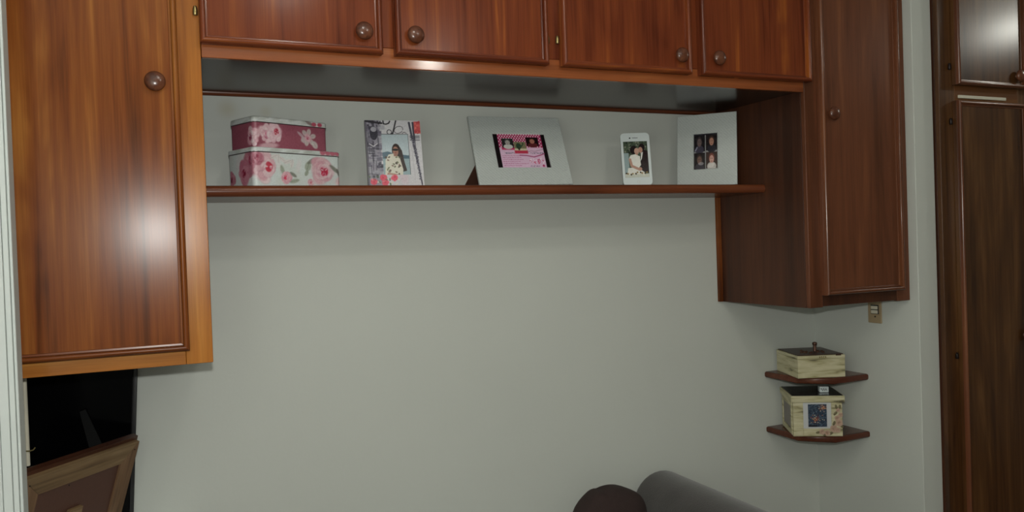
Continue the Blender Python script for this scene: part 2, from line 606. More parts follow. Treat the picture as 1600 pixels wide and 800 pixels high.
# bridge cabinet with four doors
org = (-1.43, -0.25, 1.977)
t = thing('bridge_cabinet', 'long overhead wooden cabinet with four small doors spanning between the two tall cabinets', 'cabinet', org)
box('body', (-2.3775, -0.479), (-0.452, -0.002), (1.988, TOP), M_SIDE_Z, t, 0.001, org)
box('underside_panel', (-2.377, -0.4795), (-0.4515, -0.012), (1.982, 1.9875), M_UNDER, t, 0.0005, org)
box('rail', (-2.3778, -0.4785), (FY, -0.4525), (1.977, 2.03), M_RAIL_X, t, 0.002, org)
box('rail', (-2.3778, -0.4785), (FY, -0.4525), (2.40, TOP), M_RAIL_X, t, 0.002, org)
for xa, xb in ((-2.3778, -2.355), (-1.955, -1.878), (-1.470, -1.384), (-0.974, -0.894), (-0.50, -0.4785)):
    box('stile', (xa, xb), (FY, -0.4525), (2.0304, 2.3996), M_DOOR_Z, t, 0.0008, org)
prof = [(-0.002, 1.9865), (-0.0115, 1.9865), (-0.0115, 1.9785), (-0.0095, 1.9745), (-0.006, 1.9722), (-0.002, 1.9715)]
vts = [(x - org[0], y - org[1], z - org[2]) for x in (-2.376, -0.4795) for y, z in prof]
k = len(prof)
link('back_trim', mesh('back_trim', vts, [tuple(range(k)), tuple(range(k, 2 * k))] + [(i, (i + 1) % k, k + (i + 1) % k, k + i) for i in range(k)]), M_SHELF_X, t)
for xa, xb, kx in ((-2.381, -1.9335, -1.983), (-1.8997, -1.449, -1.845), (-1.4045, -0.9535, -0.992), (-0.915, -0.466, -0.850)):
    make_door(t, org, xa, xb, 2.0075, 2.42, FY, (kx, 2.063))
for hx, hz in ((-2.3885, 2.087), (-1.4425, 2.085), (-1.4110, 2.086)):
    hinge(t, org, hx, hz, FY - 0.0062, M_HINGE)

# right tall cabinet in the corner
org = (-0.24, -0.25, 1.2455)
t = thing('tall_wall_cabinet', 'tall dark wooden wall cabinet in the corner above the light switch', 'cabinet', org)
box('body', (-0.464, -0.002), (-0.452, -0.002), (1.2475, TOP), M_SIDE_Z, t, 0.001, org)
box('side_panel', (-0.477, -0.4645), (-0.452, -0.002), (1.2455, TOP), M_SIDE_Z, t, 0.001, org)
box('scribe_strip', (-0.4945, -0.4775), (-0.016, -0.002), (1.2455, 1.652), M_DOOR_L, t, 0.001, org)
box('stile', (-0.477, -0.418), (FY, -0.4525), (1.2455, TOP), M_DOOR_R, t, 0.0025, org)
box('stile', (-0.066, -0.002), (FY, -0.4525), (1.2455, TOP), M_DOOR_R, t, 0.0015, org)
box('rail', (-0.4175, -0.0665), (FY + 0.002, -0.4525), (1.2485, 1.30), M_SIDE_Z, t, 0.001, org)
box('rail', (-0.4175, -0.0665), (FY, -0.4525), (2.40, TOP), M_DOOR_Z, t, 0.001, org)
make_door(t, org, -0.4254, -0.0565, 1.2865, 2.42, FY, (-0.3743, 1.904), M_DOOR_R, bz=M_BEADR_Z, bx=M_BEADR_X)

# display shelf between the tall cabinets, rounded nose
zt, zb, yf = 1.6834, 1.6525, -0.270
org = (-1.43, 0.0, zb)
prof = [(-0.0015, zb), (-0.0015, zt)]
for i in range(9):
    a = math.pi / 2 - math.pi * i / 8
    prof.append((yf + 0.012 - 0.012 * math.cos(a), (zt + zb) / 2 + (zt - zb) / 2 * math.sin(a)))
k = len(prof)
vts = [(x - org[0], y - org[1], z - org[2]) for x in (-2.378, -0.4785) for y, z in prof]
o = link('display_shelf', weighted(mesh('display_shelf', vts, [tuple(range(k)), tuple(range(k, 2 * k))] + [(i, (i + 1) % k, k + (i + 1) % k, k + i) for i in range(k)])), M_SHELF_X, None, org)
tag(o, 'long wooden shelf with rounded nose carrying tins and picture frames', 'shelf')
SZ = zt

M_CORNER = wood('corner_shelf_wood', [(70, 38, 28), (86, 47, 34), (92, 52, 37), (104, 60, 42)], 'X', rough=0.25, spec=0.35)
# two corner shelves
P5 = [(-0.0015, -0.0015), (-0.272, -0.0015), (-0.272, -0.176), (-0.176, -0.272), (-0.0015, -0.272)]
for z, lab in ((0.951, 'upper wooden corner shelf with cut corner, under the flat cream box'), (0.7286, 'lower wooden corner shelf with cut corner, under the photo box with roses')):
    me = prism_mesh('corner_shelf', P5, -0.026, 0.0, 0.008, 3)
    o = link('corner_shelf', me, M_CORNER, None, (0, 0, z))
    tag(o, lab, 'shelf', 'corner shelves')

# wardrobe
org = (0.55, -0.25, 0.0)
WF = -0.53
t = thing('wardrobe', 'tall built-in wooden wardrobe with stacked upper and lower doors beside the wall end', 'wardrobe', org)
box('body', (0.101, 1.02), (-0.512, 0.0), (0.0, 2.60), M_SIDE_Z, t, 0.001, org)
for xa, xb in ((0.100, 0.180), (0.530, 0.592), (0.942, 1.02)):
    box('stile', (xa, xb), (WF, -0.5125), (0.0, 2.60), M_WARD_Z, t, 0.002, org)
for xa, xb in ((0.1803, 0.5297), (0.5923, 0.9417)):
    for za, zb_ in ((0.0, 0.10), (1.945, 2.035), (2.52, 2.60)):
        box('rail', (xa, xb), (WF, -0.5125), (za, zb_), M_WARD_X, t, 0.001, org)
for xa, kx in ((0.166, 0.506), (0.574, 0.615)):
    make_door(t, org, xa, xa + 0.380, 2.019, 2.545, WF, (kx, 2.066), M_WARD_Z, bz=M_BEADR_Z, bx=M_BEADR_X)
    make_door(t, org, xa, xa + 0.380, 0.075, 1.962, WF, (kx + 0.006, 1.085), M_WARD_Z, bz=M_BEADR_Z, bx=M_BEADR_X)
box('catch_strip', (0.196, 0.455), (WF - 0.006, WF - 0.0003), (1.9735, 1.985), M_CREAM, t, 0.001, org)
for hz in (2.086, 1.888, 1.038, 0.30):
    hinge(t, org, 0.150, hz, WF - 0.0062, M_HINGE_D)


# ------------------------------------------------------------------ tins on the shelf
def rr_point(s, w, l, r):
    """rounded rectangle, s = arc length from the back-left corner along left side, front, right, back"""
    pts = []
    s = np.asarray(s, float)
    segs = []
    c90 = math.pi * r / 2
    x = np.zeros_like(s); y = np.zeros_like(s)
    cur = 0.0

    def seg(length, fx, fy):
        nonlocal cur
        k_ = (s >= cur - 1e-9) & (s <= cur + length + 1e-9)
        q = s - cur
        x[k_] = fx(q)[k_]; y[k_] = fy(q)[k_]
        cur += length
    seg(l - 2 * r, lambda q: 0 * q, lambda q: l - r - q)
    seg(c90, lambda q: r - r * np.cos(q / r), lambda q: r - r * np.sin(q / r))
    seg(w - 2 * r, lambda q: r + q, lambda q: 0 * q)
    seg(c90, lambda q: w - r + r * np.sin(q / r), lambda q: r - r * np.cos(q / r))
    seg(l - 2 * r, lambda q: w + 0 * q, lambda q: r + q)
    seg(c90, lambda q: w - r + r * np.cos(q / r), lambda q: l - r + r * np.sin(q / r))
    seg(w - 2 * r, lambda q: w - r - q, lambda q: l + 0 * q)
    seg(c90, lambda q: r - r * np.sin(q / r), lambda q: l - r + r * np.cos(q / r))
    return x, y, cur


def tin(label, loc, yaw, w_, l_, h_, lid_h, paint_body, paint_lid):
    t = thing('storage_tin', label, 'tin box', loc, (0, 0, yaw), 'floral storage tins')
    r = 0.013
    per = rr_point(np.array([0.0]), w_, l_, r)[2]
    cv = Canvas(per, h_ - lid_h, 0.0014, (200, 200, 200))
    paint_body(cv, l_ - r, l_ - r + w_)

    def pos(X, Y):
        x, y, _ = rr_point(np.clip(X, 0, per - 1e-7), w_, l_, r)
        return x, y, Y + 0.0003
    sheet('body', cv, pos, M_TIN, t)
    # rolled rim between body and lid
    g = 0.0022
    rim = []
    S = np.linspace(0, per, 73)[:-1]
    x, y, _ = rr_point(S, w_, l_, r)
    cx, cy = w_ / 2, l_ / 2

    def grow(x, y, e):
        return cx + (x - cx) * (w_ / 2 + e) / (w_ / 2), cy + (y - cy) * (l_ / 2 + e) / (l_ / 2)
    verts, faces = [], []
    prof = [(0.0, -0.0012), (0.0016, -0.0012), (0.0026, 0.0), (0.0016, 0.0012), (0.0, 0.0012)]
    for e, hh in prof:
        gx, gy = grow(x, y, e)
        verts += [(a, b, h_ - lid_h + hh) for a, b in zip(gx, gy)]
    n = len(S)
    for j in range(len(prof) - 1):
        for i in range(n):
            faces.append((j * n + i, j * n + (i + 1) % n, (j + 1) * n + (i + 1) % n, (j + 1) * n + i))
    link('rim', mesh('rim', verts, faces), M_RIM, t)
    # lid: wall, rounded shoulder, top; painted as one strip from the wall to the middle of the top
    span = lid_h + 0.05
    cl = Canvas(per, span, 0.0018, (205, 210, 205))
    paint_lid(cl, l_ - r, l_ - r + w_, lid_h)
    rs = 0.005

    def posl(X, Y):
        x, y, _ = rr_point(np.clip(X, 0, per - 1e-7), w_, l_, r)
        e0 = 0.0016
        wall = lid_h - rs
        a = np.clip((Y - wall) / (math.pi * rs / 2), 0, 1) * math.pi / 2
        top = np.clip((Y - wall - math.pi * rs / 2) / (span - wall - math.pi * rs / 2), 0, 1)
        inset = rs * (1 - np.cos(a))
        sx = (w_ / 2 + e0 - inset) / (w_ / 2) * (1 - top)
        sy = (l_ / 2 + e0 - inset) / (l_ / 2) * (1 - top)
        z = h_ - lid_h + np.minimum(Y, wall) + rs * np.sin(a)
        return cx + (x - cx) * sx, cy + (y - cy) * sy, z
    sheet('lid', cl, posl, M_TIN, t)
    return t


M_RIM = plain('rim_metal', (96, 84, 84), 0.35, 0.6)
PALE, PINK, DPINK, RED = (226, 208, 210), (206, 146, 160), (166, 92, 110), (184, 52, 72)
LEAF, LEAF2 = (150, 158, 140), (120, 122, 110)


def low_body(c, a, b):
    # a..b is the front face, 0..a the left face; face height H
    H = c.h
    c.a[:] = (206, 214, 212)
    r = np.random.default_rng(3)
    for i in range(46):
        c.ell(r.uniform(0, c.w), r.uniform(0, H), r.uniform(.008, .03), r.uniform(.006, .02), (196, 200, 192) if i % 2 else (222, 206, 208), r.uniform(0, 3), .4, .9)
    L = b - a
    c.rose(0.006, .026, .017, .026, PINK, DPINK, (120, 24, 54), (-.1, -.1), 1)
    c.rose(a * .80, .058, .030, .040, PINK, DPINK, (150, 50, 80), (.3, .3), 2)
    c.rose(a * .60, .038, .028, .040, PINK, (188, 108, 130), (140, 30, 60), (-.1, -.05), 3)
    c.rose(a + .026, .052, .033, .046, PALE, PINK, RED, (.42, .02), 4)
    c.rose(a + .004, .074, .022, .020, PINK, DPINK, (170, 70, 96), (0, .2), 14)
    for q in range(5):
        c.leaf(a + L * (.20 + .05 * q), .082 - .004 * q, .012, .006, .5 + q, (214, 206, 204))
    c.leaf(a + L * .29, .046, .014, .006, 1.9, LEAF)
    c.leaf(a + L * .42, .016, .016, .006, .2, LEAF)
    c.leaf(a + L * .41, .034, .012, .005, 2.6, LEAF2)
    c.rose(a + L * .33, .025, .018, .019, (232, 196, 202), PINK, (206, 60, 90), (-.1, 0), 5)
    c.leaf(a + L * .585, .060, .014, .010, 1.2, LEAF)
    c.leaf(a + L * .63, .076, .016, .006, .5, LEAF2)
    c.rose(a + L * .75, .052, .039, .040, PALE, PINK, (190, 36, 70), (.2, -.1), 6, 13)
    c.leaf(a + L * .90, .056, .018, .006, 2.5, LEAF2)
    c.leaf(a + L * .95, .046, .012, .005, 2.0, (104, 104, 96))
    c.rose(a + L * .61, .014, .010, .012, PALE, PINK, (200, 90, 110), (0, 0), 8)
    c.leaf(a + L * .565, .040, .009, .006, 1.0, LEAF)
    c.rose(a + L * .965, .018, .014, .016, PALE, (226, 186, 190), (220, 150, 160), (0, 0), 9)
    c.speckle(3)


def low_lid(c, a, b, lh):
    c.a[:] = (206, 212, 210)
    r = np.random.default_rng(5)
    L = b - a
    for i in range(16):
        c.ell(a - .1 + r.uniform(0, .4), r.uniform(0, lh), .018, .005, (170, 174, 166), .3, .5, .8)
    for i in range(4):
        c.ell(a + L * (.76 + .06 * i), lh * .6, .009, .007, (188, 96, 116), 0, .9, .4)
    c.speckle(3)


def up_body(c, a, b):
    H = c.h
    L = b - a
    c.a[:] = (148, 80, 96)
    r = np.random.default_rng(6)
    for i in range(30):
        c.ell(r.uniform(0, c.w), r.uniform(0, H), .02, .008, (156, 88, 102) if i % 2 else (136, 70, 86), .1, .4, .9)
    c.rose(a - .010, .030, .020, .031, PALE, PINK, (150, 50, 84), (-.45, -.05), 21)
    c.rose(a + .034, .040, .020, .033, PALE, PINK, (196, 100, 130), (0, -.2), 22)
    c.rose(a + .058, .042, .022, .030, PALE, (222, 170, 184), RED, (.35, .15), 23)
    c.ell(a + .040, .006, .03, .008, (214, 180, 186), .1, .8, .5)
    for q, an in enumerate((0.3, 1.4, 2.3, 3.6, 4.4, 5.4)):
        c.leaf(a + L * .70 + .017 * math.cos(an), .038 + .016 * math.sin(an), .010, .007, an, (208, 204, 198))
    c.leaf(a + L * .79, .018, .012, .009, -.9, (206, 206, 200))
    c.leaf(a + L * .60, .044, .015, .004, 2.5, (196, 176, 182))
    c.leaf(a + L * .63, .030, .011, .005, 2.0, (200, 180, 184))
    c.rose(a + L * .695, .036, .012, .013, (226, 196, 202), PINK, (184, 70, 100), (0, 0), 24)
    c.speckle(3)


def up_lid(c, a, b, lh):
    c.a[:] = (208, 212, 210)
    r = np.random.default_rng(9)
    L = b - a
    for i in range(18):
        c.ell(a - .12 + r.uniform(0, .4), r.uniform(0, lh * 1.2), .016, .005, (168, 172, 164), .3, .5, .8)
    c.leaf(a + L * .72, lh * .55, .014, .005, -.4, (130, 110, 108))
    c.ell(a + L * .78, lh * .45, .008, .006, (178, 70, 92), 0, .95, .4)
    c.ell(a + L * .86, lh * .45, .008, .006, (178, 70, 92), 0, .95, .4)
    c.speckle(3)


tin('large white storage tin printed with pink roses, under the magenta tin', (-2.243, -0.258, SZ + 0.0003), math.radians(23.5), 0.284, 0.142, 0.1075, 0.0135, low_body, low_lid)
tin('smaller magenta storage tin with pale roses, stacked on the white tin', (-2.238, -0.240, SZ + 0.1082), math.radians(24.5), 0.243, 0.126, 0.0870, 0.0165, up_body, up_lid)


# ------------------------------------------------------------------ picture frames on the shelf
def ring_mesh(name, w_, h_, ix0, ix1, iz0, iz1, y0, y1, bevel=0.002):
    """rectangular frame with a rectangular opening, front at y0, back at y1 (y0<y1); rounded arrises"""
    def loop(ax, az, bx, bz, y):
        return [(ax, y, az), (bx, y, az), (bx, y, bz), (ax, y, bz)]
    b = bevel
    x0, x1, z0, z1 = -w_ / 2, w_ / 2, 0.0, h_
    loops = [loop(x0, z0, x1, z1, y1), loop(x0, z0, x1, z1, y0 + b), loop(x0 + .3 * b, z0 + .3 * b, x1 - .3 * b, z1 - .3 * b, y0 + .3 * b),
             loop(x0 + b, z0 + b, x1 - b, z1 - b, y0), loop(ix0 - b, iz0 - b, ix1 + b, iz1 + b, y0), loop(ix0, iz0, ix1, iz1, y0 + b), loop(ix0, iz0, ix1, iz1, y1)]
    verts = [p for l_ in loops for p in l_]
    faces = []
    n = len(loops)
    for i in range(n):
        j = (i + 1) % n
        for k_ in range(4):
            m_ = (k_ + 1) % 4
            faces.append((i * 4 + k_, i * 4 + m_, j * 4 + m_, j * 4 + k_))
    return weighted(mesh(name, verts, faces, True, 60))


def frame_thing(name, label, x, y, yaw, lean, thick, surf_z, group='photo frames on the shelf'):
    t = thing(name, label, 'picture frame', (x, y, surf_z + thick * math.sin(lean) + 0.0004), (-lean, 0, yaw), group)
    return t


def easel(parent, lean, thick, zl, wy, width, mat, xoff=0.0):
    """strut from the frame's back to the surface: local top (thick, zl), foot at world offset wy behind the front foot"""
    lift = thick * math.sin(lean)
    Z = -lift
    fy = wy * math.cos(lean) - Z * math.sin(lean)
    fz = wy * math.sin(lean) + Z * math.cos(lean)
    a = Vector((xoff, thick + 0.0005, zl))
    f = Vector((xoff, fy, fz + .0004))
    dvec = (f - a).normalized()
    nrm = Vector((0, dvec.z, -dvec.y))
    th = 0.003
    vts = []
    for p_, wd in ((a, width * .5), (f, width)):
        for sx in (-1, 1):
            for k_ in (0, 1):
                q = p_ + nrm * th * (k_ if nrm.y > 0 else -k_)
                vts.append((q.x + sx * wd / 2, max(q.y, thick + .0003), q.z))
    faces = [(0, 1, 3, 2), (4, 6, 7, 5), (0, 2, 6, 4), (1, 5, 7, 3), (0, 4, 5, 1), (2, 3, 7, 6)]
    return link('easel_strut', mesh('easel_strut', vts, faces, False), mat, parent)


def backing(parent, w_, h_, y0, y1, mat, m=0.004):
    return link('backing_board', box_mesh('backing_board', -w_ / 2 + m, w_ / 2 - m, y0, y1, m, h_ - m, 0.0005), mat, parent)


M_EDGE_D = plain('dark_frame_edge', (40, 34, 36), 0.5)
M_BOARD = plain('brown_hardboard', (84, 54, 42), 0.6, bump=0.2, bscale=150)
M_PALEEDGE = plain('pale_frame_edge', (206, 206, 204), 0.45)

# 1. printed frame with Eiffel tower
W, H = 0.1707, 0.2105
lean, th = math.radians(11.7), 0.013
t = frame_thing('picture_frame', 'Paris printed photo frame with Eiffel tower, roses and a portrait photo of a woman', -1.8207, -0.180, math.radians(-6.6), lean, th, SZ)
IX0, IX1, IZ0, IZ1 = -W / 2 + .285 * W, -W / 2 + .765 * W, .175 * H, .79 * H
link('frame_border', ring_mesh('frame_border', W, H, IX0, IX1, IZ0, IZ1, 0.0, th - .003), M_EDGE_D, t)
backing(t, W, H, th - .0028, th, M_EDGE_D)
easel(t, lean, th, .6 * H, .125, .05, M_EDGE_D, -.03)
c = Canvas(W, H, 0.0011, (206, 204, 208))
GR, GD, GL = (96, 92, 108), (52, 50, 62), (168, 166, 176)
c.rect(0, 0, .26 * W, H, (150, 146, 158))
r = np.random.default_rng(11)
for i in range(70):                                            # street of grey facades
    x0 = r.uniform(0, .25) * W; z0 = r.uniform(.1, .97) * H
    c.rect(x0, z0, x0 + r.uniform(.006, .022), z0 + r.uniform(.004, .02), [GR, GD, GL, (120, 116, 132)][i % 4], .75)
for i in range(16):
    x0 = r.uniform(.02, .24) * W; z0 = r.uniform(.15, .7) * H
    c.line([(x0, z0), (x0, z0 + .03)], .0016, GD, .8)
    c.line([(x0 - .01, z0), (x0 + .012, z0)], .0016, GL, .8)
c.ell(.15 * W, .80 * H, .012, .022, GD)
c.ell(.15 * W, .86 * H, .009, .008, GL)
c.line([(.06 * W, .64 * H), (.13 * W, .60 * H), (.2 * W, .64 * H)], .003, (210, 206, 212))
c.rect(0, 0, .03 * W, H, (70, 66, 76), .6)
# script lettering along the top
INK = (40, 36, 44)


def stroke(pts, wd=.0028):
    c.line([(a * W, b * H) for a, b in pts], wd, INK)


stroke([(.02, .985), (.30, .955)], .006)
stroke([(.23, .985), (.24, .94), (.27, .95), (.28, .985)])
stroke([(.33, .99), (.335, .945), (.38, .94), (.43, .955), (.45, .985)], .004)
stroke([(.56, .995), (.52, .88), (.49, .80), (.46, .79)], .0042)
th_ = np.linspace(0, 6.3, 22)
stroke([(.43 + .04 * math.cos(q), .82 + .035 * math.sin(q)) for q in th_], .0022)
stroke([(.60 + .085 * math.cos(q) * .9 + .02 * math.sin(q), .855 + .055 * math.sin(q)) for q in th_ * .93], .0016)
stroke([(.66, .80), (.70, .82), (.74, .80)], .0016)
# tower on the right
TW = (62, 60, 74)


def tower_x(v):
    return .905 + .03 * (1 - v)


for v in np.linspace(.03, .97, 90):
    wv = (.012 + .09 * max(0, v - .55) ** 1.25 + .02 * v)
    cx_ = .965 - .16 * v + .05 * max(0, v - .6)
    if v > .72:
        c.ell((cx_ - wv * .5) * W, v * H, .0032, .0022, TW)
        c.ell((cx_ + wv * .6) * W, v * H, .0032, .0022, TW)
    else:
        c.ell(cx_ * W, v * H, max(.0018, wv * W), .0018, TW, 0, .9)
for v in (.70, .735, .76):
    c.line([(.80 * W, v * H), (.97 * W, v * H)], .0026, TW)
for i in range(120):
    v = r.uniform(.1, .72)
    c.ell((.965 - .16 * v + r.uniform(-.03, .03)) * W, v * H, .0012, .0012, (150, 148, 160) if i % 2 else TW)
c.line([(.84 * W, .1 * H), (.82 * W, .6 * H)], .0008, (150, 140, 150), .6)
c.rect(.885 * W, .80 * H, W, .985 * H, (206, 84, 84))
for i in range(24):
    c.ell(r.uniform(.90, .99) * W, r.uniform(.81, .98) * H, .004, .003, (226, 120, 112) if i % 2 else (176, 52, 60), r.uniform(0, 3), .7, .5)
c.ell(.64 * W, .13 * H, .012, .022, (216, 176, 190), .2, .35, .9)
for k_, (rx_, rz_) in enumerate(((.10, .07), (.27, .13), (.30, .055), (.47, .13))):
    c.rose(rx_ * W, rz_ * H, .0105, .0115, (240, 130, 146), (220, 78, 100), (190, 40, 66), (0, 0), 40 + k_)
for i in range(16):
    c.leaf(r.uniform(.02, .55) * W, r.uniform(.01, .17) * H, .005, .0022, r.uniform(0, 3), (96, 116, 84) if i % 2 else (226, 222, 206))
for k_, (rx_, rz_) in enumerate(((.10, .07), (.27, .13), (.30, .055), (.47, .13))):
    c.ell(rx_ * W, rz_ * H, .009, .0095, (222, 84, 106), 0, .6, .5)
c.rect(.95 * W, .005 * H, .97 * W, .05 * H, TW, .8)
c.speckle(5, 2)
sheet('printed_face', c, lambda X, Y: (X - W / 2, 0 * X - 0.0004, Y), M_PAPER, t, lambda x, y: (x - W / 2 > IX0) & (x - W / 2 < IX1) & (y > IZ0) & (y < IZ1))
pw, ph = IX1 - IX0, IZ1 - IZ0
c = Canvas(pw, ph, 0.0009, (176, 192, 198))
c.rect(0, .42 * ph, pw, ph, (188, 202, 208))
c.rect(0, 0, pw, .42 * ph, (150, 172, 178))
c.poly([(0, .42 * ph), (0, .55 * ph), (.2 * pw, .58 * ph), (.42 * pw, .53 * ph), (.7 * pw, .5 * ph), (pw, .48 * ph), (pw, .40 * ph), (0, .40 * ph)], (78, 106, 122))
c.ell(.52 * pw, .60 * ph, .16 * pw, .17 * ph, (52, 36, 34))
c.poly([(.44 * pw, .70 * ph), (.62 * pw, .74 * ph), (.74 * pw, .60 * ph), (.80 * pw, .35 * ph), (.88 * pw, .12 * ph), (.74 * pw, .08 * ph), (.66 * pw, .3 * ph), (.55 * pw, .5 * ph)], (48, 34, 32))
c.poly([(.06 * pw, .0), (.10 * pw, .36 * ph), (.22 * pw, .50 * ph), (.40 * pw, .53 * ph), (.62 * pw, .44 * ph), (.76 * pw, .26 * ph), (.72 * pw, 0)], (216, 212, 196))
c.ell(.50 * pw, .585 * ph, .105 * pw, .115 * ph, (164, 118, 100))
c.rect(.42 * pw, .46 * ph, .55 * pw, .52 * ph, (150, 106, 90))
c.ell(.49 * pw, .62 * ph, .12 * pw, .028 * ph, (24, 20, 22))
c.ell(.49 * pw, .545 * ph, .04 * pw, .01 * ph, (140, 60, 60))
c.poly([(.60 * pw, .66 * ph), (.72 * pw, .60 * ph), (.80 * pw, .3 * ph), (.88 * pw, .10 * ph), (.76 * pw, .08 * ph), (.66 * pw, .36 * ph), (.60 * pw, .52 * ph)], (50, 36, 34))
r = np.random.default_rng(12)
for i in range(22):
    c.ell(r.uniform(.1, .66) * pw, r.uniform(.02, .46) * ph, .0038, .0024, [(72, 66, 56), (96, 100, 70), (120, 96, 84)][i % 3], r.uniform(0, 3), .85)
c.poly([(.15 * pw, .06 * ph), (.55 * pw, .02 * ph), (.58 * pw, 0), (.12 * pw, 0)], (176, 140, 122))
c.speckle(4)
sheet('photo', c, lambda X, Y: (X + IX0, 0 * X + 0.0035, Y + IZ0), M_PHOTO, t)


# embossed white frames
def weave_mat(name):
    m, nt, b = new_mat(name)
    N, L = nt.nodes, nt.links
    tc = N.new('ShaderNodeTexCoord')
    vo = N.new('ShaderNodeTexVoronoi')
    vo.inputs['Scale'].default_value = 130
    vo.inputs['Randomness'].default_value = 0.25
    mp = N.new('ShaderNodeMapping')
    mp.inputs['Rotation'].default_value = (0, 0.5, 0)
    mp.inputs['Scale'].default_value = (0.8, 0.15, 1.3)
    L.new(tc.outputs['Object'], mp.inputs[0])
    L.new(mp.outputs[0], vo.inputs['Vector'])
    bp = N.new('ShaderNodeBump')
    bp.inputs['Strength'].default_value = 0.55
    bp.inputs['Distance'].default_value = 0.0025
    bp.invert = True
    L.new(vo.outputs['Distance'], bp.inputs['Height'])
    L.new(bp.outputs['Normal'], b.inputs['Normal'])
    mr = N.new('ShaderNodeValToRGB')
    mr.color_ramp.elements[0].color = rgba((196, 201, 198))
    mr.color_ramp.elements[1].color = rgba((178, 184, 181))
    mr.color_ramp.elements[1].position = 0.7
    L.new(vo.outputs['Distance'], mr.inputs[0])
    L.new(mr.outputs[0], b.inputs['Base Color'])
    b.inputs['Roughness'].default_value = 0.42
    return m


M_WEAVE = weave_mat('embossed_white_leatherette')

# 2. large landscape frame with a pink flyer
W, H = 0.3236, 0.2575
lean, th = math.radians(24.5), 0.014
t = frame_thing('picture_frame', 'large white embossed landscape frame holding a pink flyer, propped on a brown strut', -1.393, -0.203, math.radians(-4.0), lean, th, SZ)
IX0, IX1, IZ0, IZ1 = -W / 2 + .232 * W, -W / 2 + .797 * W, .25 * H, .745 * H
link('frame_border', ring_mesh('frame_border', W, H, IX0, IX1, IZ0, IZ1, 0.0, th - .003, .003), M_WEAVE, t)
backing(t, W, H, th - .0028, th, M_BOARD)
easel(t, lean, th, .36 * H, .155, .085, M_BOARD, -.130)
pw, ph = IX1 - IX0, IZ1 - IZ0
c = Canvas(pw, ph, 0.0009, (222, 186, 212))
c.rect(0, 0, .085 * pw, ph, (26, 20, 22))
c.rect(.925 * pw, 0, pw, ph, (26, 20, 22))
MAG = (176, 44, 96)
c.rect(.085 * pw, .60 * ph, .925 * pw, ph, MAG)
for i in range(17):
    for j in range(8):
        x_ = (.10 + .05 * i + (.025 if j % 2 else 0)) * pw
        z_ = (.985 - .052 * j) * ph
        if .09 * pw < x_ < .92 * pw and z_ > .62 * ph:
            c.ell(x_, z_, .0022, .0022, (244, 226, 236))
c.poly([(.085 * pw, .56 * ph), (.16 * pw, .58 * ph), (.35 * pw, .50 * ph), (.52 * pw, .46 * ph), (.70 * pw, .55 * ph), (.925 * pw, .60 * ph), (.925 * pw, .0), (.085 * pw, .0)], (222, 186, 212))


def mini(x0, z0, x1, z1, bg, skin, hair, cloth):
    c.rect(x0 * pw, z0 * ph, x1 * pw, z1 * ph, bg)
    cx_, w_, h_ = (x0 + x1) / 2 * pw, (x1 - x0) * pw, (z1 - z0) * ph
    c.ell(cx_, z0 * ph + .12 * h_, .40 * w_, .26 * h_, cloth)
    c.ell(cx_, z0 * ph + .62 * h_, .25 * w_, .30 * h_, hair)
    c.ell(cx_, z0 * ph + .55 * h_, .19 * w_, .25 * h_, skin)
    c.ell(cx_ - .07 * w_, z0 * ph + .60 * h_, .03 * w_, .025 * h_, (50, 40, 40))
    c.ell(cx_ + .07 * w_, z0 * ph + .60 * h_, .03 * w_, .025 * h_, (50, 40, 40))
    c.ell(cx_, z0 * ph + .42 * h_, .06 * w_, .02 * h_, (120, 60, 60))


c.rect(.13 * pw, .53 * ph, .38 * pw, .60 * ph, (190, 60, 104))
mini(.15, .59, .37, .87, (44, 44, 44), (176, 170, 166), (90, 88, 88), (206, 204, 200))
mini(.62, .64, .86, .91, (34, 20, 22), (182, 120, 104), (54, 34, 30), (96, 40, 44))
c.rect(.365 * pw, .42 * ph, .62 * pw, .52 * ph, (196, 58, 84))
c.rect(.375 * pw, .51 * ph, .605 * pw, .77 * ph, (128, 122, 92))
c.rect(.375 * pw, .51 * ph, .605 * pw, .57 * ph, (206, 196, 168))
c.ell(.46 * pw, .64 * ph, .05 * pw, .09 * ph, (52, 74, 56))
c.line([(.49 * pw, .6 * ph), (.55 * pw, .7 * ph), (.55 * pw, .74 * ph)], .004, (60, 84, 62))
c.rect(.445 * pw, .52 * ph, .475 * pw, .6 * ph, (60, 50, 46))
c.line([(.60 * pw, .47 * ph), (.68 * pw, .50 * ph), (.76 * pw, .49 * ph), (.84 * pw, .52 * ph), (.92 * pw, .55 * ph)], .0012, (120, 80, 100))
c.line([(.45 * pw, .37 * ph), (.58 * pw, .36 * ph), (.72 * pw, .32 * ph), (.84 * pw, .37 * ph), (.93 * pw, .42 * ph)], .0035, (166, 66, 110))
r = np.random.default_rng(13)


def scribble(x0, x1, z, hgt, col, wd=.0011):
    x_ = x0
    while x_ < x1:
        wl = r.uniform(.012, .05)
        xs = np.arange(x_, min(x_ + wl, x1), .006)
        pts = [(q * pw, (z + r.uniform(-hgt, hgt)) * ph) for q in xs]
        if len(pts) > 1:
            c.line(pts, wd, col, .85)
        x_ += wl + .012


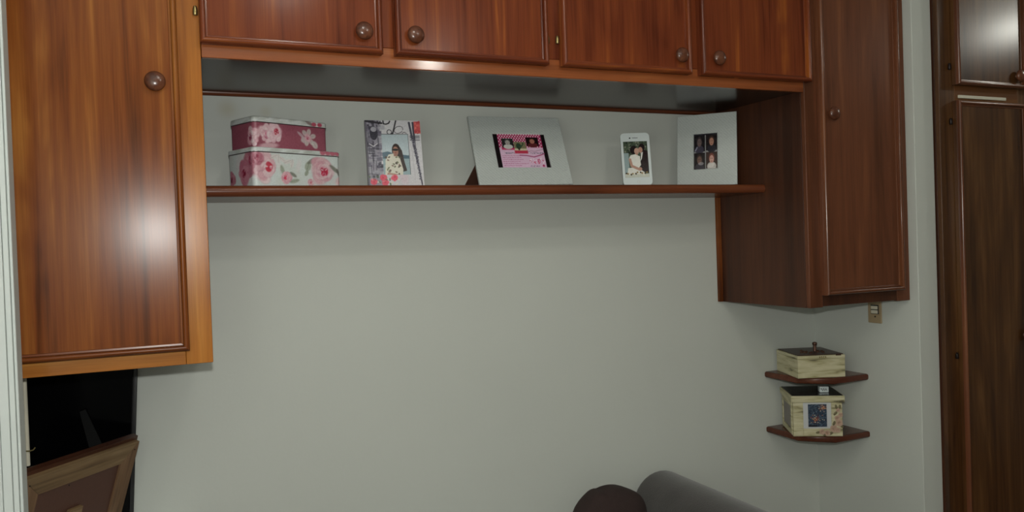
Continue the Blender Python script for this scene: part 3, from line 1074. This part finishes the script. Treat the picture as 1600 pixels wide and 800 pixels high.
scribble(.18, .36, .43, .022, (96, 96, 112), .0016)
scribble(.66, .92, .435, .028, (96, 96, 112), .0016)
for j in range(6):
    scribble(.115, [.45, .47, .50, .44, .60, .46][j], .355 - .058 * j, .010, (168, 60, 110))
scribble(.62, .80, .05, .02, (110, 110, 124), .0014)
for i in range(34):
    c.ell((r.uniform(.62, .92)) * pw, r.uniform(.12, .30) * ph, .0024, .0018, (190, 50, 92) if i % 2 else (244, 226, 236), r.uniform(0, 3))
c.ell(.87 * pw, .06 * ph, .004, .004, MAG)
c.speckle(3)
sheet('flyer', c, lambda X, Y: (X + IX0, 0 * X + 0.0045, Y + IZ0), M_PHOTO, t)

# 3. frame shaped like a phone
W, H = 0.1025, 0.1945
lean, th = math.radians(14.5), 0.012
t = frame_thing('picture_frame', 'white phone-shaped photo frame with a wedding couple photo', -0.9603, -0.182, math.radians(-24.0), lean, th, SZ)
rc = 0.014
pts = []
for (cx_, cz_, a0) in ((W / 2 - rc, rc, -90), (W / 2 - rc, H - rc, 0), (-W / 2 + rc, H - rc, 90), (-W / 2 + rc, rc, 180)):
    for i in range(7):
        a = math.radians(a0 + 15 * i)
        pts.append((cx_ + rc * math.cos(a), cz_ + rc * math.sin(a)))
me = prism_mesh('phone_body', pts, -0.0035, 0.0, 0.0012, 2)
for v in me.vertices:
    x_, z_, q = v.co
    v.co = (x_, -q, z_)
bm = bmesh.new(); bm.from_mesh(me); bmesh.ops.recalc_face_normals(bm, faces=bm.faces); bm.to_mesh(me); bm.free()
link('front_plate', me, M_WHITE_GLOSS, t)
me = prism_mesh('phone_back', [(x_ * .985, (z_ - H / 2) * .99 + H / 2) for x_, z_ in pts], -th, -0.0037, 0.001, 2)
for v in me.vertices:
    x_, z_, q = v.co
    v.co = (x_, -q, z_)
bm = bmesh.new(); bm.from_mesh(me); bmesh.ops.recalc_face_normals(bm, faces=bm.faces); bm.to_mesh(me); bm.free()
link('backing_board', me, M_EDGE_D, t)
easel(t, lean, th, .55 * H, .095, .05, M_EDGE_D, 0.012)
IX0, IX1, IZ0, IZ1 = -W / 2 + .085 * W, -W / 2 + .905 * W, .150 * H, .835 * H
pw, ph = IX1 - IX0, IZ1 - IZ0
c = Canvas(pw, ph, 0.0008, (72, 84, 68))
r = np.random.default_rng(15)
for i in range(90):
    c.ell(r.uniform(0, 1) * pw, r.uniform(.5, 1) * ph, .004, .003, [(56, 66, 52), (100, 112, 92), (150, 152, 136), (40, 46, 40)][i % 4], r.uniform(0, 3), .8)
c.rect(0, .1 * ph, .2 * pw, .68 * ph, (148, 166, 168))
c.poly([(.66 * pw, .16 * ph), (.70 * pw, .66 * ph), (.80 * pw, .76 * ph), (pw, .72 * ph), (pw, .14 * ph)], (40, 26, 28))
c.poly([(.68 * pw, .45 * ph), (.72 * pw, .68 * ph), (.80 * pw, .70 * ph), (.74 * pw, .52 * ph)], (226, 226, 222))
c.ell(.76 * pw, .83 * ph, .13 * pw, .10 * ph, (34, 26, 26))
c.ell(.70 * pw, .76 * ph, .09 * pw, .08 * ph, (186, 144, 126))
c.ell(.42 * pw, .76 * ph, .15 * pw, .12 * ph, (34, 26, 26))
c.ell(.54 * pw, .73 * ph, .10 * pw, .085 * ph, (200, 160, 142))
c.rect(.47 * pw, .6 * ph, .58 * pw, .68 * ph, (192, 150, 132))
c.poly([(.20 * pw, .52 * ph), (.28 * pw, .62 * ph), (.48 * pw, .64 * ph), (.66 * pw, .58 * ph), (.68 * pw, .34 * ph), (.56 * pw, .24 * ph), (.30 * pw, .30 * ph)], (234, 232, 224))
c.poly([(.10 * pw, .10 * ph), (.14 * pw, .26 * ph), (.40 * pw, .28 * ph), (.66 * pw, .22 * ph), (.80 * pw, .14 * ph), (.84 * pw, .05 * ph), (.05 * pw, .05 * ph)], (228, 226, 218))
c.line([(.24 * pw, .50 * ph), (.30 * pw, .32 * ph), (.60 * pw, .22 * ph)], .009, (190, 148, 130))
c.ell(.64 * pw, .23 * ph, .08 * pw, .05 * ph, (190, 148, 130))
c.rect(0, 0, pw, .10 * ph, (206, 208, 196))
for i in range(14):
    c.ell((.06 + .065 * i) * pw, r.uniform(.08, .14) * ph, .0035, .0028, [(70, 56, 40), (150, 126, 80), (228, 222, 206)][i % 3], r.uniform(0, 3))
c.speckle(4)
sheet('photo', c, lambda X, Y: (X + IX0, 0 * X - 0.0004, Y + IZ0), M_PHOTO, t)
link('speaker_slot', box_mesh('speaker_slot', -.010, .010, -.0006, .0, .899 * H, .908 * H, .0002), M_BLACK, t)
link('camera_dot', lathe_mesh('camera_dot', [(0, .0006), (.0026, .0006), (.0028, 0), (0, 0)], 14, '-y'), M_BLACK, t, (-.018, 0, .902 * H))
link('home_button', lathe_mesh('home_button', [(.0038, .0), (.0040, .0006), (.0048, .0006), (.0050, 0)], 20, '-y'), M_PALEEDGE, t, (.002, -.0001, .068 * H))

# 4. square embossed frame with four portraits
W, H = 0.2157, 0.2735
lean, th = math.radians(10.5), 0.014
t = frame_thing('picture_frame', 'white embossed upright frame with four small dark portraits in its window', -0.6535, -0.162, math.radians(-45), lean, th, SZ)
IX0, IX1, IZ0, IZ1 = -W / 2 + .285 * W, -W / 2 + .675 * W, .235 * H, .725 * H
link('frame_border', ring_mesh('frame_border', W, H, IX0, IX1, IZ0, IZ1, 0.0, th - .003, .003), M_WEAVE, t)
backing(t, W, H, th - .0028, th, M_BOARD)
easel(t, lean, th, .5 * H, .072, .05, M_BOARD, 0.0)
pw, ph = IX1 - IX0, IZ1 - IZ0
c = Canvas(pw, ph, 0.0009, (150, 150, 150))
mini(.0, .50, .475, .965, (30, 26, 30), (112, 96, 94), (52, 44, 46), (66, 62, 76))
mini(.515, .52, 1.0, .965, (34, 26, 28), (184, 138, 118), (70, 48, 40), (40, 38, 46))
mini(.0, .0, .475, .465, (34, 28, 28), (120, 92, 82), (60, 46, 40), (58, 54, 62))
mini(.515, .02, 1.0, .475, (58, 40, 34), (206, 160, 146), (120, 62, 50), (196, 190, 186))
c.ell(.30 * pw, .16 * ph, .010, .006, (170, 166, 170), 0, .7)
c.ell(.74 * pw, .10 * ph, .012, .008, (220, 214, 208), .4, .9)
c.line([(.06 * pw, .53 * ph), (.14 * pw, .62 * ph)], .004, (150, 150, 170))
c.rect(0, .965 * ph, pw, ph, (26, 26, 34))
c.speckle(5)
sheet('photo', c, lambda X, Y: (X + IX0, 0 * X + 0.0045, Y + IZ0), M_PHOTO, t)


# ------------------------------------------------------------------ decorated boxes on the corner shelves
def cream_mat(name):
    m, nt, b = new_mat(name)
    N, L = nt.nodes, nt.links
    tc = N.new('ShaderNodeTexCoord')
    mp = N.new('ShaderNodeMapping')
    mp.inputs['Scale'].default_value = (9, 9, 70)
    L.new(tc.outputs['Object'], mp.inputs[0])
    nz = N.new('ShaderNodeTexNoise')
    nz.inputs['Scale'].default_value = 1.0
    nz.inputs['Detail'].default_value = 5
    nz.inputs['Distortion'].default_value = 0.4
    L.new(mp.outputs[0], nz.inputs['Vector'])
    rp = N.new('ShaderNodeValToRGB')
    e = rp.color_ramp.elements
    e[0].position = 0.30; e[0].color = rgba((92, 86, 66))
    e[1].position = 0.60; e[1].color = rgba((204, 197, 164))
    q = e.new(0.38); q.color = rgba((166, 158, 118))
    q = e.new(0.48); q.color = rgba((190, 183, 147))
    L.new(nz.outputs['Fac'], rp.inputs[0])
    L.new(rp.outputs[0], b.inputs['Base Color'])
    b.inputs['Roughness'].default_value = 0.5
    return m


M_CBOX = cream_mat('distressed_cream_paint')
M_LIDTOP = plain('dark_brown_stain', (70, 46, 38), 0.4, var=0.35, vscale=60)
M_LIDGLASS = plain('dark_grey_glass', (48, 48, 48), 0.15, var=0.2, vscale=30)
M_BRONZE = plain('bronze_ornament', (96, 66, 52), 0.35, 0.5, var=0.3, vscale=200)
M_PINKCLAY = plain('pale_rose_clay', (190, 160, 140), 0.6, var=0.2, vscale=150)
M_GREENCLAY = plain('olive_clay', (112, 104, 74), 0.6, var=0.2, vscale=150)


def rose_mesh(name, r_, seed):
    """small modelled rose: overlapping spiral petals"""
    q = random.Random(seed)
    verts, faces = [], []
    for ring, (rad, n, tilt) in enumerate(((1.0, 5, .35), (.66, 4, .75), (.34, 3, 1.15))):
        for k_ in range(n):
            a0 = 2 * math.pi * (k_ + q.uniform(-.15, .15) + .5 * ring) / n
            base = len(verts)
            for i in range(4):
                for j in range(3):
                    a = a0 + (i - 1.5) * 1.9 / n
                    s = j / 2
                    rr_ = r_ * rad * (.25 + .75 * s * math.cos(tilt * .6)) * (1 - .12 * abs(i - 1.5))
                    hh = r_ * (.12 + .5 * s * math.sin(tilt) + .16 * ring)
                    verts.append((rr_ * math.cos(a), -hh, rr_ * math.sin(a)))
            for i in range(3):
                for j in range(2):
                    faces.append((base + i * 3 + j, base + i * 3 + j + 1, base + i * 3 + j + 4, base + i * 3 + j + 3))
    base = len(verts)
    for i in range(10):
        a = 2 * math.pi * i / 10
        verts.append((r_ * .7 * math.cos(a), -r_ * .12, r_ * .7 * math.sin(a)))
        verts.append((r_ * .6 * math.cos(a), 0, r_ * .6 * math.sin(a)))
    for i in range(10):
        j = (i + 1) % 10
        faces.append((base + 2 * i, base + 2 * j, base + 2 * j + 1, base + 2 * i + 1))
    faces.append(tuple(base + 2 * i for i in range(10)))
    return mesh(name, verts, faces, True, 60, fix=False)


# flat cream box, upper shelf
fl = Vector((-0.2925, -0.2080, 0.9513))
yaw = math.radians(-20.5)
bw, bl, bh = 0.184, 0.205, 0.088
t = thing('trinket_box', 'flat cream distressed wooden box with dark studded lid on the upper corner shelf', 'box', fl, (0, 0, yaw), 'decorated keepsake boxes')
link('body', box_mesh('body', 0, bw, 0, bl, 0, bh - .016, .0012), M_CBOX, t)
lid = link('lid', box_mesh('lid', -.0006, bw + .0006, -.0006, bl + .0006, bh - .0155, bh - .003, .0012), M_CBOX, t)
link('lid_panel', box_mesh('lid_panel', .004, bw - .004, .006, bl - .004, bh - .0028, bh, .001), M_LIDTOP, lid)
link('lid_tab', box_mesh('lid_tab', .148, .168, -.003, -.0008, bh - .006, bh, .0006), M_LIDTOP, lid)
r = random.Random(4)
blob = lathe_mesh('stud', [(0, .006), (.003, .0055), (.0055, .0035), (.0065, 0), (0, 0)], 10, 'z')
for i in range(16):
    cx_, cy_ = (.055, .07) if i < 9 else (.125, .085)
    a, rr_ = r.uniform(0, 6.28), r.uniform(.004, .030)
    link('stud', blob, M_BRONZE, lid, (cx_ + rr_ * math.cos(a), cy_ + rr_ * math.sin(a) * 1.4, bh))
link('knob', lathe_mesh('post', [(.0075, 0), (.0065, .006), (.0062, .022), (.0085, .024), (.0098, .028), (.0085, .033), (.004, .035), (0, .0355)], 18, 'z'), M_BRONZE, lid, (.112, .10, bh))
me = lathe_mesh('bead', [(0, .0022), (.0018, .0018), (.0028, 0), (0, 0)], 10, '-y')
for i in range(4):
    link('bead', me, M_HINGE, lid, (.086 + .0075 * i, -.0007, bh - .0095))

# photo box with roses, lower shelf
fl = Vector((-0.3035, -0.1875, 0.7289))
yaw = math.radians(-31.0)
bw, bl, bh = 0.180, 0.192, 0.155
t = thing('photo_box', 'tall cream box with a front photo and clay roses, on the lower corner shelf', 'box', fl, (0, 0, yaw), 'decorated keepsake boxes')
link('body', box_mesh('body', 0, bw, 0, bl, 0, bh - .024, .0012), M_CBOX, t)
lid = link('lid', box_mesh('lid', -.008, bw + .008, -.008, bl + .003, bh - .0238, bh, .0015), M_CBOX, t)
link('lid_panel', box_mesh('lid_panel', -.003, bw + .003, -.002, bl - .001, bh + .0002, bh + .0022, .0006), M_LIDGLASS, lid)
# pierced planks on front as thin raised slats
for i, (za, zb_) in enumerate(((.004, .030), (.0308, .056), (.0568, .082), (.0828, .108), (.1088, .129))):
    link('slat', box_mesh('slat', .002, .036, -.0022 - .0006 * (i % 2), -.0003, za, zb_, .0008), M_CBOX, t)
    link('slat', box_mesh('slat', .140, bw - .002, -.0022 - .0006 * ((i + 1) % 2), -.0003, za, zb_, .0008), M_CBOX, t)
link('slat', box_mesh('slat', .037, .139, -.0026, -.0003, .004, .028, .0008), M_CBOX, t)
c = Canvas(.102, .098, 0.0012, (196, 198, 200))
c.rect(.018, .006, .086, .092, (52, 66, 84))
r = np.random.default_rng(17)
for i in range(420):
    c.rect(*(lambda x_, z_: (x_, z_, x_ + .0028, z_ + .0028))(r.uniform(.018, .083), r.uniform(.006, .089)), [(40, 52, 70), (78, 96, 116), (104, 120, 134), (30, 36, 48)][i % 4], .8)
for (bx_, bz_, br_) in ((.045, .034, .020), (.072, .076, .014)):
    for i in range(60):
        a, q = r.uniform(0, 6.28), abs(r.normal(0, .6)) * br_
        x_, z_ = bx_ + q * math.cos(a), bz_ + q * .8 * math.sin(a)
        if .019 < x_ < .084 and .007 < z_ < .090:
            c.rect(x_, z_, x_ + .0032, z_ + .0032, [(150, 60, 50), (210, 170, 130), (224, 208, 176), (90, 40, 40), (190, 120, 80)][i % 5], .85)
c.rect(.018, .006, .05, .014, (24, 22, 26), .6)
sheet('photo', c, lambda X, Y: (X + .037, 0 * X - 0.0012, Y + .0305), M_PHOTO, t)
# framed side panel
for (ya, yb_, za, zb_) in ((.010, .182, .004, .024), (.010, .182, .112, .129), (.010, .030, .0245, .1115), (.162, .182, .0245, .1115)):
    link('side_slat', box_mesh('side_slat', -.004, -.0003, ya, yb_, za, zb_, .0008), M_CBOX, t)
link('side_panel', box_mesh('side_panel', -.0012, -.0002, .0305, .1615, .025, .111, .0001), plain('smoky_print', (120, 112, 108), 0.4, var=.4, vscale=25), t)
RM = [rose_mesh('rose', 1.0, s) for s in (1, 2, 3)]
for i, (x_, z_, rr_) in enumerate(((.104, .018, .0125), (.122, .014, .0125), (.146, .030, .0165), (.160, .024, .012), (.166, .052, .0155), (.160, .070, .012), (.172, .082, .010), (.164, .100, .009))):
    o = link('rose', RM[i % 3], M_PINKCLAY if i % 3 != 1 else M_PINKCLAY, t, (x_, -.003, z_))
    o.scale = (rr_, rr_ * .7, rr_)
    o.rotation_euler = (0, .7 * i, 0)
lf = lathe_mesh('leaf', [(0, .35), (.5, .3), (.9, .12), (1.0, 0), (0, 0)], 8, '-y')
for i, (x_, z_, a) in enumerate(((.090, .016, 0.2), (.113, .006, -.4), (.136, .012, .5), (.148, .050, 1.2), (.154, .088, .9), (.170, .112, 1.4), (.158, .112, 1.9), (.174, .040, -.7))):
    o = link('leaf', lf, M_GREENCLAY, t, (x_, -.0028, z_))
    o.scale = (.010, .006, .005)
    o.rotation_euler = (0, -a, 0)
# little white tag box lying on the lid
t2 = thing('small_box', 'tiny white box with black squiggle lying on the photo box lid', 'box', fl + Vector((0, 0, bh + .0026)), (0, 0, yaw))
link('body', box_mesh('body', .112, .146, .050, .078, 0, .022, .002), M_WHITE_GLOSS, t2)
pts = [(.117 + .0225 * i / 16, .0494, .011 + .005 * math.sin(i * 1.1)) for i in range(17)]
link('squiggle', tube_mesh('squiggle', pts, .0009, 5), M_BLACK, t2)

# ------------------------------------------------------------------ light switch on the right wall
org = (0.0, -0.312, 1.186)
t = thing('light_switch', 'small beige light switch plate on the wall under the corner cabinet', 'switch', org)
link('plate', box_mesh('plate', -.006, -.0004, -.032, .030, -.036, .056, .0025), M_PLASTIC, t)
for za in (.0010, .0170):
    link('rocker', box_mesh('rocker', -.0102, -.0080, -.019, .012, za, za + .0128, .0015), M_CREAM, t)
link('rocker_surround', box_mesh('rocker_surround', -.0078, -.0062, -.0215, .0145, -.0012, .0345, .0004), M_BLACK, t)
me = lathe_mesh('screw', [(0, .0012), (.0028, .0010), (.0034, 0), (0, 0)], 12, 'z')
link('screw', me, M_HINGE_D, t, (-.0061, -.004, -.011), (0, -math.pi / 2, 0))

# ------------------------------------------------------------------ things below the left cabinet
# desk (its top stays just below the frame of view)
DZ = 0.712
org = (-2.70, -0.30, 0.0)
t = thing('desk', 'narrow white desk standing under the left wall cabinet', 'desk', org)
box('desk_top', (-2.99, -2.42), (-0.62, -0.004), (DZ - .025, DZ), M_TRIM, t, .002, org)
for xx in (-2.98, -2.46):
    for yy in (-0.60, -0.045):
        box('leg', (xx, xx + .035), (yy, yy + .035), (0, DZ - .0255), M_TRIM, t, .002, org)
# black screen
o = thing('flat_screen', 'black flat screen standing against the wall under the left cabinet', 'screen', (-2.76, -0.012, DZ), (0, math.radians(3.6), 0))
sw, sh = 0.42, 0.50
S0 = 0.020
link('bezel', ring_mesh('bezel', sw, sh, -sw / 2 + .012, sw / 2 - .012, .014, sh - .012, -.020, -.004, .002), M_BLACK, o, (-0.0365, 0, S0))
link('glass', box_mesh('glass', -sw / 2 + .0125, sw / 2 - .0125, -.0165, -.012, .0145, sh - .0125, .0004), M_SCREEN, o, (-0.0365, 0, S0))
link('back_cover', box_mesh('back_cover', -sw / 2 + .01, sw / 2 - .01, -.0038, .007, .02, sh - .02, .002), M_BLACK, o, (-0.0365, 0, S0))
link('foot', box_mesh('foot', -.14, .10, -.030, .007, .0075, .0195, .0015), M_BLACK, o)

# charcoal slat added in front of the screen for a faint diagonal streak, widening downward
screen_inv = (Matrix.Translation(o.location) @ o.rotation_euler.to_matrix().to_4x4()).inverted()
corners = [(-2.706, -0.040, 1.078), (-2.691, -0.040, 1.083), (-2.622, -0.056, 0.900), (-2.668, -0.056, 0.890)]
vts = [tuple(screen_inv @ (Vector(p_) + Vector((0, q, 0)))) for q in (0, .005) for p_ in corners]
link('diagonal_slat', mesh('diagonal_slat', vts, [(0, 1, 2, 3), (4, 5, 6, 7), (0, 1, 5, 4), (1, 2, 6, 5), (2, 3, 7, 6), (3, 0, 4, 7)], False), plain('charcoal_paint', (30, 30, 30), .95), o).data.materials[0].node_tree.nodes['Principled BSDF'].inputs['Specular IOR Level'].default_value = 0.1

# easel-backed picture seen from behind
P = Vector((-2.5571, -0.13, 0.9968)); e = Vector((0.63490, 0.77259, 0)); dn = Vector((-0.25280, 0.20775, -0.94495)); n = Vector((0.73006, -0.59995, -0.32721))
W, H = 0.3697, 0.298
base = P - e * W / 2 + dn * H
RM_ = Matrix((e, n, -dn)).transposed().to_4x4()      # local x along the top, y out of the back, z up the frame
t = thing('standing_picture', 'wooden picture frame seen from its back, brown board and bare pine border, on the desk', 'picture frame')
t.matrix_world = Matrix.Translation(base) @ RM_
M_PINE_X = wood('bare_pine_across', [(84, 66, 46), (116, 92, 64), (128, 104, 74), (146, 122, 90)], 'X', across=22, along=1.5, rough=.6, spec=.3)
M_PINE_Z = wood('bare_pine', [(84, 64, 46), (114, 86, 62), (126, 96, 70), (142, 114, 84)], 'Z', across=22, along=1.5, rough=.6, spec=.3)
bwid = 0.052


def bar(pts, y0, y1, mat, name='border'):
    k_ = len(pts)
    v_ = [(x_, y_, z_) for y_ in (y0, y1) for x_, z_ in pts]
    return link(name, mesh(name, v_, [tuple(range(k_)), tuple(range(k_, 2 * k_))] + [(i, (i + 1) % k_, k_ + (i + 1) % k_, k_ + i) for i in range(k_)], False), mat, t)


hw = W / 2
g = .0004
bar([(-hw + g, H), (hw - g, H), (hw - bwid - g, H - bwid), (-hw + bwid + g, H - bwid)], -.012, 0, M_PINE_X)
bar([(-hw + g, 0), (hw - g, 0), (hw - bwid - g, bwid), (-hw + bwid + g, bwid)], -.012, 0, M_PINE_X)
bar([(hw, g), (hw, H - g), (hw - bwid, H - bwid - g), (hw - bwid, bwid + g)], -.012, 0, M_PINE_Z)
bar([(-hw, g), (-hw, H - g), (-hw + bwid, H - bwid - g), (-hw + bwid, bwid + g)], -.012, 0, M_PINE_Z)
link('board', box_mesh('board', -hw + bwid + .0005, hw - bwid - .0005, -.0115, -.005, bwid + .0005, H - bwid - .0005, .0003), M_BOARD, t)
M_DK = wood('dark_moulding', [(52, 28, 20), (74, 42, 28), (86, 52, 36)], 'X', across=30, rough=.35)
link('front_moulding', ring_mesh('front_moulding', W + .010, H + .010, -hw + .03, hw - .03, .03, H - .03, -.034, -.0125, .006), M_DK, t)
link('strut_block', box_mesh('strut_block', -.022, .022, -.0048, .006, H - .165, H - .132, .002), M_PINE_X, t)
# strut reaching down to the desk
a = Vector((0, .0065, H - .15))
inv = (Matrix.Translation(base) @ RM_).inverted()
fw = base + Vector((n.x, n.y, 0)).normalized() * .135
f = inv @ Vector((fw.x, fw.y, DZ + .0012))
vts = []
for p_ in (a, f):
    for sx in (-1, 1):
        for k_ in (0, 1):
            vts.append((p_.x + sx * .02, p_.y + .005 * k_, p_.z + .002 * k_))
link('easel_strut', mesh('easel_strut', vts, [(0, 1, 3, 2), (4, 6, 7, 5), (0, 2, 6, 4), (1, 5, 7, 3), (0, 4, 5, 1), (2, 3, 7, 6)], False), M_PINE_Z, t)
me = lathe_mesh('nail', [(0, .0010), (.0018, .0009), (.0022, 0), (0, 0)], 10, 'z')
for x_, z_ in ((hw - .011, H - .022), (-.04, H - .058), (-hw + .02, H - .02)):
    link('nail', me, M_HINGE_D, t, (x_, .0001, z_), (-math.pi / 2, 0, 0))

# white hanging rod with hook, left of the screen
t = thing('hanging_rod', 'thin white rod with a small metal hook hanging beside the black screen', 'rod', (-2.799, -0.30, 1.2398))
link('rod', lathe_mesh('rod', [(0, -.236), (.005, -.2355), (.0055, -.233), (.0055, -.001), (0, -.0005)], 16, 'z'), M_CREAM, t)
link('hook', tube_mesh('hook', [(-.012, -.0065, -.196), (-.004, -.0075, -.198), (.006, -.0075, -.199), (.014, -.0065, -.197), (.018, -.0065, -.192)], .0018, 8), M_HINGE, t)
# blue bottle on the desk behind the picture
t = thing('blue_bottle', 'small blue capped bottle on the desk under the white rod', 'bottle', (-2.838, -0.165, DZ + .0003))
link('body', lathe_mesh('body', [(0, 0), (.016, 0), (.018, .003), (.018, .20), (.015, .222), (.009, .232), (.009, .2395), (0, .2395)], 20, 'z'), plain('blue_plastic', (60, 110, 140), .3), t)
link('cap', lathe_mesh('cap', [(0, .2399), (.0115, .2399), (.0115, .264), (.0095, .268), (0, .268)], 20, 'z'), plain('dark_blue_plastic', (40, 76, 100), .3), t)

# ------------------------------------------------------------------ daybed arm and cushion
M_VELVET = plain('grey_velvet', (64, 60, 58), 0.85, bump=.6, bscale=260, var=.38, vscale=14)
M_VELVET.node_tree.nodes['Principled BSDF'].inputs['Sheen Weight'].default_value = 0.35
M_BROWN = plain('dark_brown_plush', (48, 33, 30), 0.9, bump=.6, bscale=220, var=.15, vscale=12)
org = (-1.5, -0.5, 0.0)
t = thing('daybed', 'grey velvet daybed with a rounded arm beside the corner shelves', 'sofa', org)
pts = []
ax0, ax1, at = -0.940, -0.700, 0.641
for i in range(17):
    a = math.pi * i / 16
    pts.append(((ax0 + ax1) / 2 + .12 * math.cos(a), at - .12 + .12 * math.sin(a)))
pts += [(ax0, .12), (ax1, .12)]
bm = bmesh.new()
fa = bm.faces.new([bm.verts.new((x_ - org[0], -.035 - org[1], z_)) for x_, z_ in pts])
ex = bmesh.ops.extrude_face_region(bm, geom=[fa])
for q in ex['geom']:
    if isinstance(q, bmesh.types.BMVert):
        q.co.y = -.92 - org[1]
bmesh.ops.recalc_face_normals(bm, faces=bm.faces)
ends = [q for q in bm.edges if abs(q.verts[0].co.y - q.verts[1].co.y) < 1e-6]
bmesh.ops.bevel(bm, geom=ends, offset=.022, segments=4, profile=.5, affect='EDGES')
me = bpy.data.meshes.new('armrest'); bm.to_mesh(me); bm.free()
link('armrest', weighted(finish(me, True, 50)), M_VELVET, t)
box('base', (-2.20, -0.9405), (-.90, -.04), (.12, .28), M_VELVET, t, .01, org)
box('seat_cushion', (-2.20, -0.9410), (-.91, -.04), (.281, .43), M_VELVET, t, .035, org)
for xx in (-2.16, -.78):
    for yy in (-.86, -.10):
        o = link('leg', lathe_mesh('leg', [(0, 0), (.018, 0), (.024, .1195), (0, .1195)], 16, 'z'), M_DK, t, (xx - org[0], yy - org[1], 0))

# brown plush cushion standing against the arm
t_loc = Vector((-1.122, -.20, .431))
bm = bmesh.new()
bmesh.ops.create_uvsphere(bm, u_segments=48, v_segments=28, radius=1)
for v in bm.verts:
    x_, y_, z_ = v.co
    s = 2.9
    k_ = (abs(x_) ** s + abs(y_) ** s + abs(z_) ** s) ** (-1 / s)
    x_, y_, z_ = x_ * k_, y_ * k_, z_ * k_
    wv = 1 + .03 * math.sin(5 * x_ + 2 * z_) + .02 * math.sin(9 * x_ - 4 * y_)
    top = max(0, z_)
    X = x_ * .132 * (1 - .20 * top ** 3) * wv
    Z = z_ * .114
    if z_ > .2:
        Z += .008 * math.exp(-((x_ + .60) / .22) ** 2) - .005 * math.exp(-((x_ + .30) / .06) ** 2) + .006 * math.exp(-((x_ - .05) / .35) ** 2)
    v.co = (X, y_ * .075 * wv, Z + .117)
me = bpy.data.meshes.new('cushion'); bm.to_mesh(me); bm.free()
o = link('cushion', finish(me, True, 80), M_BROWN, None, t_loc)
tag(o, 'dark brown plush cushion leaning beside the grey velvet arm', 'cushion')
